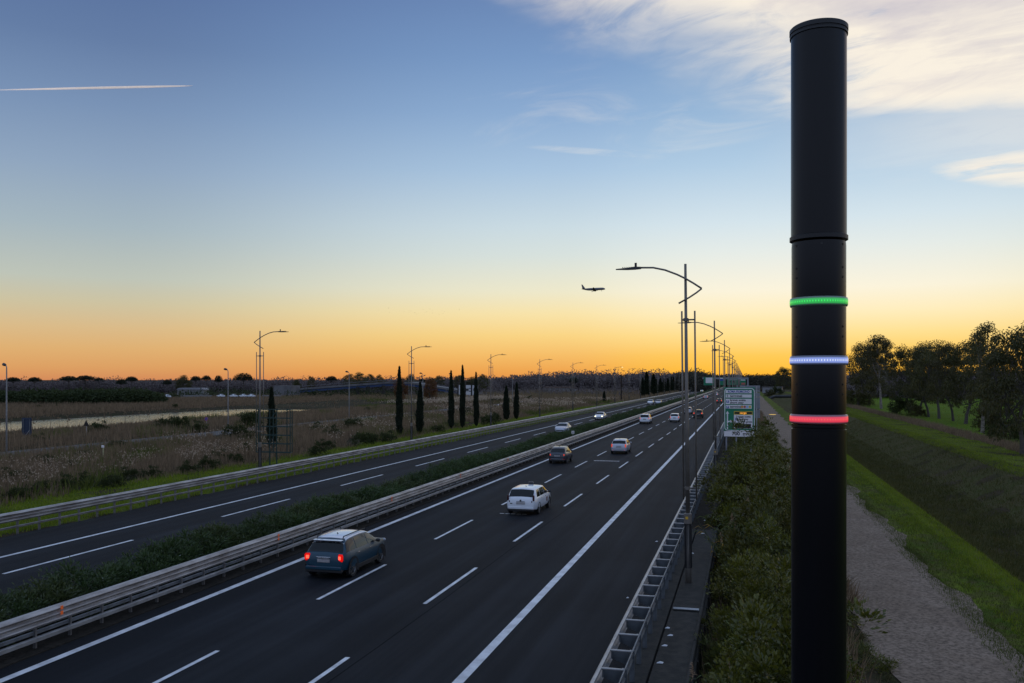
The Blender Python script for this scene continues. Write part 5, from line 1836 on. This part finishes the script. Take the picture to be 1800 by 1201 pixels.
# cypresses
def cypress_mesh(seed, h=9.0, rr_=.62):
    r = np.random.default_rng(seed)
    n = 5200
    u = r.uniform(0, 1, n)
    ang = r.uniform(0, 2 * np.pi, n)
    prof = np.interp(u, [0, .03, .12, .35, .6, .8, .93, 1], [.25, .7, .95, 1.0, .8, .5, .22, .03])
    prof = prof * (1 + .16 * np.sin(ang * 3 + u * 17 + seed) + .1 * np.sin(ang * 2 - u * 31))
    q = rr_ * prof * r.uniform(.55, 1.06, n)
    C = np.stack([q * np.cos(ang), q * np.sin(ang), .25 + u * (h - .45)], 1)
    C[:, 0] += .06 * np.sin(u * 4 + seed)
    D = np.stack([np.cos(ang) * .28, np.sin(ang) * .28, np.ones(n)], 1) + r.normal(size=(n, 3)) * .16
    V, F = leaves(r, C, D, r.uniform(.22, .5, n), .09, -.05)
    mb = MB().add(V, F)
    # dense dark heart so that the tree is not see-through
    mb.lathe([(rr_ * .25, .3), (rr_ * .6, h * .1), (rr_ * .68, h * .35), (rr_ * .5, h * .62), (rr_ * .28, h * .8), (.03, h * .96)], 9)
    return mb.mesh('foliage', LM['cyp'])


CM = [cypress_mesh(100 + k) for k in range(3)]
tr_ = MB().tube([(0, 0, -.4), (0, 0, .8)], [.12, .1], 7).mesh('trunk', M['bark'])
cyp = [(477, 793, 681, 'dark cypress standing behind the empty green billboard frame', 1.0), (702, 768, 645, 'tallest dark cypress, left of the second left-hand lamp post', 1.0), (738, 763, 672, 'shorter cypress just right of the second left-hand lamp post', 1.15),
       (793, 755, 652, 'left one of three tall cypresses in front of the white letter billboard', 1.0), (813, 754, 643, 'middle and tallest of three cypresses in front of the white letter billboard', .95), (837, 751, 655, 'right one of three tall cypresses in front of the white letter billboard', .95),
       (890, 739, 678, 'bushy cypress of the pair right of the third left-hand lamp post', 1.35), (908, 738, 672, 'slim cypress of the pair right of the third left-hand lamp post', 1.15), (1062, 708, 687, 'small lone cypress left of the distant black column', 1.5)]
for i, (px, py, pt, lab, f) in enumerate(cyp):
    x, y = at_z(px, py, -.4)
    zc = -x * ST + y * CT
    h = (py - pt) / FPX * zc
    r_ = thing('cypress', lab, 'tree', (x, y, -.45), vr.uniform(0, 6), 'slim cypresses left of the motorway')
    w_ = f * (.72 if h > 5 else .6)
    r_.scale = (w_, w_, h / 9)
    obj('crown', CM[i % 3], r_)
    obj('trunk', tr_, r_)
for i, px in enumerate((1129.5, 1137, 1149, 1154, 1161, 1167, 1174, 1179, 1184, 1190, 1196, 1203, 1208)):
    Y = 405 + i * 24
    t_ = (px - 900) / FPX
    X = Y * (t_ * CT - ST) / (CT + t_ * ST)
    r_ = thing('cypress', f'{ORD[i]} cypress from the left in the distant row along the far carriageway', 'tree', (X, Y, -.45), vr.uniform(0, 6), 'distant row of cypresses')
    h = 10.5 * vr.uniform(.8, 1.15)
    r_.scale = (1.8 * h / 9, 1.8 * h / 9, h / 9)
    obj('crown', CM[i % 3], r_)


# broad trees: trunk, limbs and hanging clumps of leaves
def tree_meshes(seed, h, spread, nclump, mat, nleaf=210, lsize=.42, trunk_h=.3, fork=2, droop=.4, bark='palebark', trunk_r=.3, crad=1.5, low=.28):
    r = np.random.default_rng(seed)
    tb = MB()
    fz = h * trunk_h
    lean = r.normal(size=2) * .04 * h
    base = np.array([0, 0, -.4])
    top = np.array([lean[0], lean[1], fz])
    tb.tube([base, base * .3 + np.array([lean[0] * .3, lean[1] * .3, fz * .5]), top], [trunk_r * 1.25, trunk_r * .9, trunk_r * .75], 8)
    C = []
    for k in range(nclump):
        u = (k + .5) / nclump
        a = k * 2.4 + r.uniform(-.4, .4)
        zz = low + (1 - low) * (u ** .75)
        w_ = np.interp(zz, [low, .45, .65, .85, 1.0], [.55, .95, 1.0, .75, .25])
        q = spread * w_ * r.uniform(.25, 1.0) ** .6
        C.append([lean[0] + q * math.cos(a), lean[1] + q * math.sin(a), h * zz - crad * .7 + r.normal() * .3])
    C = np.array(C)
    nl = 6
    for k in range(nl):
        # a limb to a far-out clump with side twigs to near ones
        i = int((k + .5) * nclump / nl)
        e = C[i]
        mid = (top + e) / 2 + np.array([0, 0, -.06 * h + r.normal() * .2])
        tb.tube([top - (0, 0, .3), top * .6 + mid * .4, mid, e], [trunk_r * .5, trunk_r * .38, trunk_r * .26, .05], 6)
    for i in range(nclump):
        j = int(r.integers(nl))
        src = (top + C[int((j + .5) * nclump / nl)]) / 2
        tb.tube([src, (src + C[i]) / 2 + r.normal(size=3) * .3, C[i]], [.075, .05, .025], 4)
    lb = MB()
    for c in C:
        q = int(nleaf * r.uniform(.5, 1.4))
        s = crad * r.uniform(.65, 1.25)
        o = ball(r, q)
        P_ = c + o * np.array([s, s, s * .8])
        P_[:, 2] -= droop * np.linalg.norm(o[:, :2], axis=1) ** 2 * s
        D = o * .6 + r.normal(size=(q, 3)) * .5 + np.array([0, 0, -droop * 1.6])
        V, F = leaves(r, P_, D, lsize * r.uniform(.6, 1.3, q), lsize * .34, .2)
        lb.add(V, F)
    return lb.mesh('crown', mat), tb.mesh('trunk', M[bark])


TM = [tree_meshes(200, 20, 4.2, 34, LM['euca'], 185, .46, .36, crad=1.15, low=.34), tree_meshes(201, 18, 5.2, 40, LM['euca'], 205, .46, .27, bark='bark', crad=1.25, low=.27), tree_meshes(202, 16, 5.4, 42, LM['eucb'], 230, .46, .24, bark='bark', crad=1.3, low=.24),
      tree_meshes(203, 23, 5.0, 44, LM['euca'], 170, .5, .4, crad=1.3, low=.42), tree_meshes(204, 11, 4.2, 30, LM['eucb'], 260, .46, .18, bark='bark', low=.12)]
TB = [20, 18, 16, 23, 11]
trees = [
    (1727, 760, 565, 0, 'tall pale-trunked eucalyptus with a thin high crown in the right-hand row', .95, 0), (1697, 745, 592, 2, 'dark bushy tree just left of the tallest pale-trunked eucalyptus', 1.0, 1), (1651, 736, 597, 1, 'tree with twin pale trunks in the middle of the right-hand row', 1.0, 2),
    (1633, 733, 606, 2, 'dark-trunked tree left of the twin-trunked tree on the right', .85, 3), (1676, 740, 600, 1, 'slim-trunked tree between the twin-trunked tree and the dark bushy one', .9, 4), (1549, 719, 586, 3, 'lone round-crowned eucalyptus right of the black column', 1.25, 5),
    (1508, 714, 600, 1, 'dark spreading tree close beside the right edge of the black column', 1.0, 6), (1527, 712, 606, 2, 'low dark tree between the black column and the round-crowned eucalyptus', .8, 1), (1798, 800, 566, 2, 'large dark tree cut off by the right picture edge', .9, 2), (1768, 768, 606, 1, 'dark tree behind the brush, second from the right picture edge', .9, 3.3),
    (1600, 726, 607, 2, 'dark tree behind the olive bush in the right-hand row', .9, 4.1), (1378, 690, 645, 2, 'far dark tree just left of the black column', 1.3, 5.2), (1616, 729, 600, 1, 'leafy tree left of the dark-trunked one in the right-hand row', .95, 5.7)]
for i, (px, py, pt, ty, lab, f, rz) in enumerate(trees):
    x, y = at_z(px, py, -1.55)
    zc = -x * ST + y * CT
    h = (py - pt) / FPX * zc
    r_ = thing('broadleaf_tree', lab, 'tree', (x, y, -1.6), rz, 'trees along the pasture')
    s = h / TB[ty]
    r_.scale = (s * f, s * f, s)
    obj('crown', TM[ty][0], r_)
    obj('trunk', TM[ty][1], r_)
bm_ = [bush_mesh(120 + k, 2.2, 3.2, 40, 90, .4, .12, m_, .5, .7) for k, m_ in enumerate((LM['scrub'], LM['euca'], LM['eucb']))]
for i, (px, py, s, lab) in enumerate(((1589, 728, 1.5, 'round olive-green bush at the foot of the right-hand trees'), (1612, 732, .8, 'low bush by the track verge under the right-hand trees'), (1740, 757, 1.2, 'bush at the foot of the tall pale-trunked eucalyptus'), (1770, 775, 1.2, 'olive bush on the brown verge near the right picture edge'),
                                      (1497, 713, 1.6, 'dark bush beside the black column under the spreading tree'), (1520, 714, 1.3, 'dark bush under the low tree right of the black column'), (1366, 694, 1.6, 'dark bush at the foot of the far tree left of the black column'), (1352, 697, 1.1, 'grey-green bush near the end of the gravel track'))):
    x, y = at_z(px, py, -1.5)
    r_ = thing('bush', lab, 'bush', (x, y, -1.7), i * 1.1)
    r_.scale = (s, s, s)
    obj('foliage', bm_[i % 3], r_)

# umbrella pines and single trees on the skyline
def pine_mesh(seed, h=10.0, w=4.5, dome=2.4):
    r = np.random.default_rng(seed)
    n = 2600
    o = ball(r, n)
    o[:, 2] = np.abs(o[:, 2])
    lump = 1 + .12 * np.sin(5 * np.arctan2(o[:, 1], o[:, 0]) + seed)
    C = o * np.array([w, w, dome]) * lump[:, None] + np.array([0, 0, h - dome])
    V, F = leaves(r, C, o + r.normal(size=(n, 3)) * .5 + (0, 0, .3), .55, .26)
    lb = MB().add(V, F)
    tb = MB().tube([(0, 0, -.5), (.1, 0, h * .4), (0, .1, h - dome)], [.3, .24, .2], 6)
    for k in range(6):
        a = k * 1.05
        tb.tube([(0, .1, h * .68), (w * .35 * math.cos(a), w * .35 * math.sin(a), h - dome * 1.1), (w * .7 * math.cos(a), w * .7 * math.sin(a), h - dome * .7)], [.14, .1, .05], 5)
    return lb.mesh('crown', LM['pine']), tb.mesh('trunk', M['bark'])


PM = [pine_mesh(140 + k, dome=(2.3, 3.2)[k]) for k in range(2)]
pines = [(23, 664, 22, 0), (61, 664, 21, 0), (121, 662, 29, 0), (150, 661, 30, 0), (175, 665, 17, 0), (213, 667, 18, 1), (231, 663, 20, 0), (294, 668, 15, 1), (344, 662, 17, 0), (363, 661, 15, 0), (384, 661, 14, 1), (428, 657, 33, 1), (583, 662, 18, 0), (1008, 664, 16, 1), (742, 667, 16, 0)]
for i, (px, pt, w, v) in enumerate(pines):
    zc = 520 + 9 * (i % 5)
    x, y, z = at_depth(px, pt, zc)
    r_ = thing('umbrella_pine', f'{ORD[i]} umbrella pine from the left on the distant skyline', 'tree', (x, y, -.5), i * .7, 'umbrella pines on the skyline')
    s = w / FPX * zc / 9.0
    r_.scale = (s, s, (z + .5) / 10)
    obj('crown', PM[v][0], r_)
    obj('trunk', PM[v][1], r_)
for i, (px, pt, w, ty, lab) in enumerate(((320, 659, 24, 4, 'dark bushy tree rising above the skyline left of centre on the far fields'), (612, 657, 22, 0, 'eucalyptus clump left end above the flyover'), (632, 654, 24, 1, 'tallest eucalyptus above the flyover'), (652, 657, 18, 0, 'eucalyptus with a gap under its crown above the flyover'), (668, 658, 16, 1, 'eucalyptus right of the tallest one above the flyover'),
                                          (720, 657, 22, 4, 'dark round tree behind the second left-hand lamp post'), (768, 660, 22, 1, 'far tree left of the three cypresses'), (806, 659, 20, 0, 'far tree between the left and middle cypress of the three'), (852, 658, 20, 1, 'far tree behind the third left-hand lamp post'), (548, 661, 14, 0, 'thin bare-looking tree on the skyline above the flyover ramp'), (520, 666, 14, 4, 'dark round tree above the flyover abutment'), (830, 662, 18, 4, 'far tree behind the right one of the three cypresses'))):
    zc = 500 + 12 * (i % 4)
    x, y, z = at_depth(px, pt, zc)
    r_ = thing('broadleaf_tree', lab, 'tree', (x, y, -.5), i * 1.3, 'single trees on the skyline')
    s = (z + .5) / TB[ty]
    f = 1.5 * (w / FPX * zc) / (2 * {0: 5.4, 1: 6.4, 4: 5.2}[ty] * s)
    r_.scale = (s * f, s * f, s)
    obj('crown', TM[ty][0], r_)
    obj('trunk', TM[ty][1], r_)


# far woods that read as one mass
def wood(name, label, pxs, ytop, zc0, zc1, mat, seed, ybase_z=-.6, step=5, q=60, leaf=.9, wfac=1.0, rows=2, var=2.4):
    r = np.random.default_rng(seed)
    mb = MB()
    for row in range(rows):
        px = pxs[0]
        while px < pxs[1]:
            zc = r.uniform(zc0, zc1)
            yt = np.interp(px, *zip(*ytop)) - 1.5 + r.normal() * var + row * r.uniform(0, 6) * .5
            x, y, z = at_depth(px, yt, zc)
            h = max(z - ybase_z, 1.5)
            w = h * r.uniform(.45, .8) * wfac
            o = ball(r, q)
            C = np.array([x, y, ybase_z + h * .5]) + o * np.array([w, w, h * .5])
            V, F = leaves(r, C, o + r.normal(size=(q, 3)) * .6, leaf * r.uniform(.7, 1.4, q), leaf * .5)
            mb.add(V, F)
            px += step * r.uniform(.5, 1.5)
    return tag(build(mb, name, mat), label, 'woodland', kind='stuff')


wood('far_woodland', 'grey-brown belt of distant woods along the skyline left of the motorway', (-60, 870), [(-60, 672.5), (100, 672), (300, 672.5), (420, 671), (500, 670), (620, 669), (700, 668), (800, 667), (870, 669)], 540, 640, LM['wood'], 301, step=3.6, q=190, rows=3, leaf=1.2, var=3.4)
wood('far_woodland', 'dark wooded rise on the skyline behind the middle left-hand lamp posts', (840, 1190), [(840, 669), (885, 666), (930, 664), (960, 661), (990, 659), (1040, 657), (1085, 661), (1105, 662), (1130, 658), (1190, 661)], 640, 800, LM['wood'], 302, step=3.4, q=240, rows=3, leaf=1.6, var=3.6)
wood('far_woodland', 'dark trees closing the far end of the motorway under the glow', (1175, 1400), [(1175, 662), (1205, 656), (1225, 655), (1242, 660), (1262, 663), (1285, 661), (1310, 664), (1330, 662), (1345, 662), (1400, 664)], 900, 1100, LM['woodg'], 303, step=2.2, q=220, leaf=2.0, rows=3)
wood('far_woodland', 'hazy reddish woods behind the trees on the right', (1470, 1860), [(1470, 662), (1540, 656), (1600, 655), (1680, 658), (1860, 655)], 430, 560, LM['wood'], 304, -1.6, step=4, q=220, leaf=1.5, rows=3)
wood('roadside_trees', 'dark mass of trees left of the far motorway, behind the distant cypress row', (1190, 1240), [(1190, 664), (1205, 657), (1222, 655), (1235, 659), (1240, 664)], 560, 700, LM['woodg'], 305, step=2.2, q=220, leaf=1.6, rows=2)
# green cane thickets and scrub in the middle distance
wood('cane_thicket', 'long green cane thicket beyond the river on the left', (-40, 285), [(-40, 691), (60, 690), (150, 688), (250, 687), (285, 694)], 285, 320, LM['cane'], 310, step=2.2, q=110, leaf=1.0, rows=2, wfac=.8)
wood('field_scrub', 'green scrub dotted over the far fields around the flyover', (300, 760), [(300, 690), (340, 690), (360, 686), (420, 686), (450, 690), (500, 687), (530, 687), (590, 688), (620, 684), (680, 685), (720, 686), (760, 690)], 385, 470, LM['cane'], 311, step=5, q=60, leaf=.8, rows=1, wfac=1.0)
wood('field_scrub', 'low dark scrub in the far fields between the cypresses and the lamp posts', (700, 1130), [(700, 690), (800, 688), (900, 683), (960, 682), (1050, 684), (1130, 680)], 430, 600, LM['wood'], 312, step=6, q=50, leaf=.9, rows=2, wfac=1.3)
for i, (px, pt, pb, s) in enumerate(((702, 663, 684, 'orange-brown autumn tree left of the tallest cypress'), (755, 663, 690, 'orange-brown autumn tree right of the shorter cypress'))):
    x, y, z = at_depth(px, pt, 330)
    r_ = thing('broadleaf_tree', s, 'tree', (x, y, -.5), i)
    q = (z + .5) / 11
    r_.scale = (q * .8, q * .8, q)
    me = TM[4][0].copy()
    me.materials.clear()
    me.materials.append(LM['autumn'])
    obj('crown', me, r_)
    obj('trunk', TM[4][1], r_)
# a loose flock of birds over the fields
bmx = MB().add([(0, -.05, 0), (.45, .1, .14), (.1, .12, .03), (0, .22, 0), (-.1, .12, .03), (-.45, .1, .14)], [(0, 1, 2), (0, 2, 3), (0, 3, 4), (0, 4, 5)]).mesh('bird', M['display'])
for i in range(26):
    x, y, z = at_depth(740 + vr.gauss(0, 34), 548 + vr.gauss(0, 3), 420 + vr.uniform(-20, 20))
    o = obj('bird', bmx, None, (x, y, z), vr.uniform(-1, 1))
    o.rotation_euler = (vr.uniform(-.3, .3), vr.uniform(-.4, .4), vr.uniform(0, 6))
    tag(o, 'tiny dark bird in the loose flock above the fields', 'bird', 'flock of birds in the evening sky')
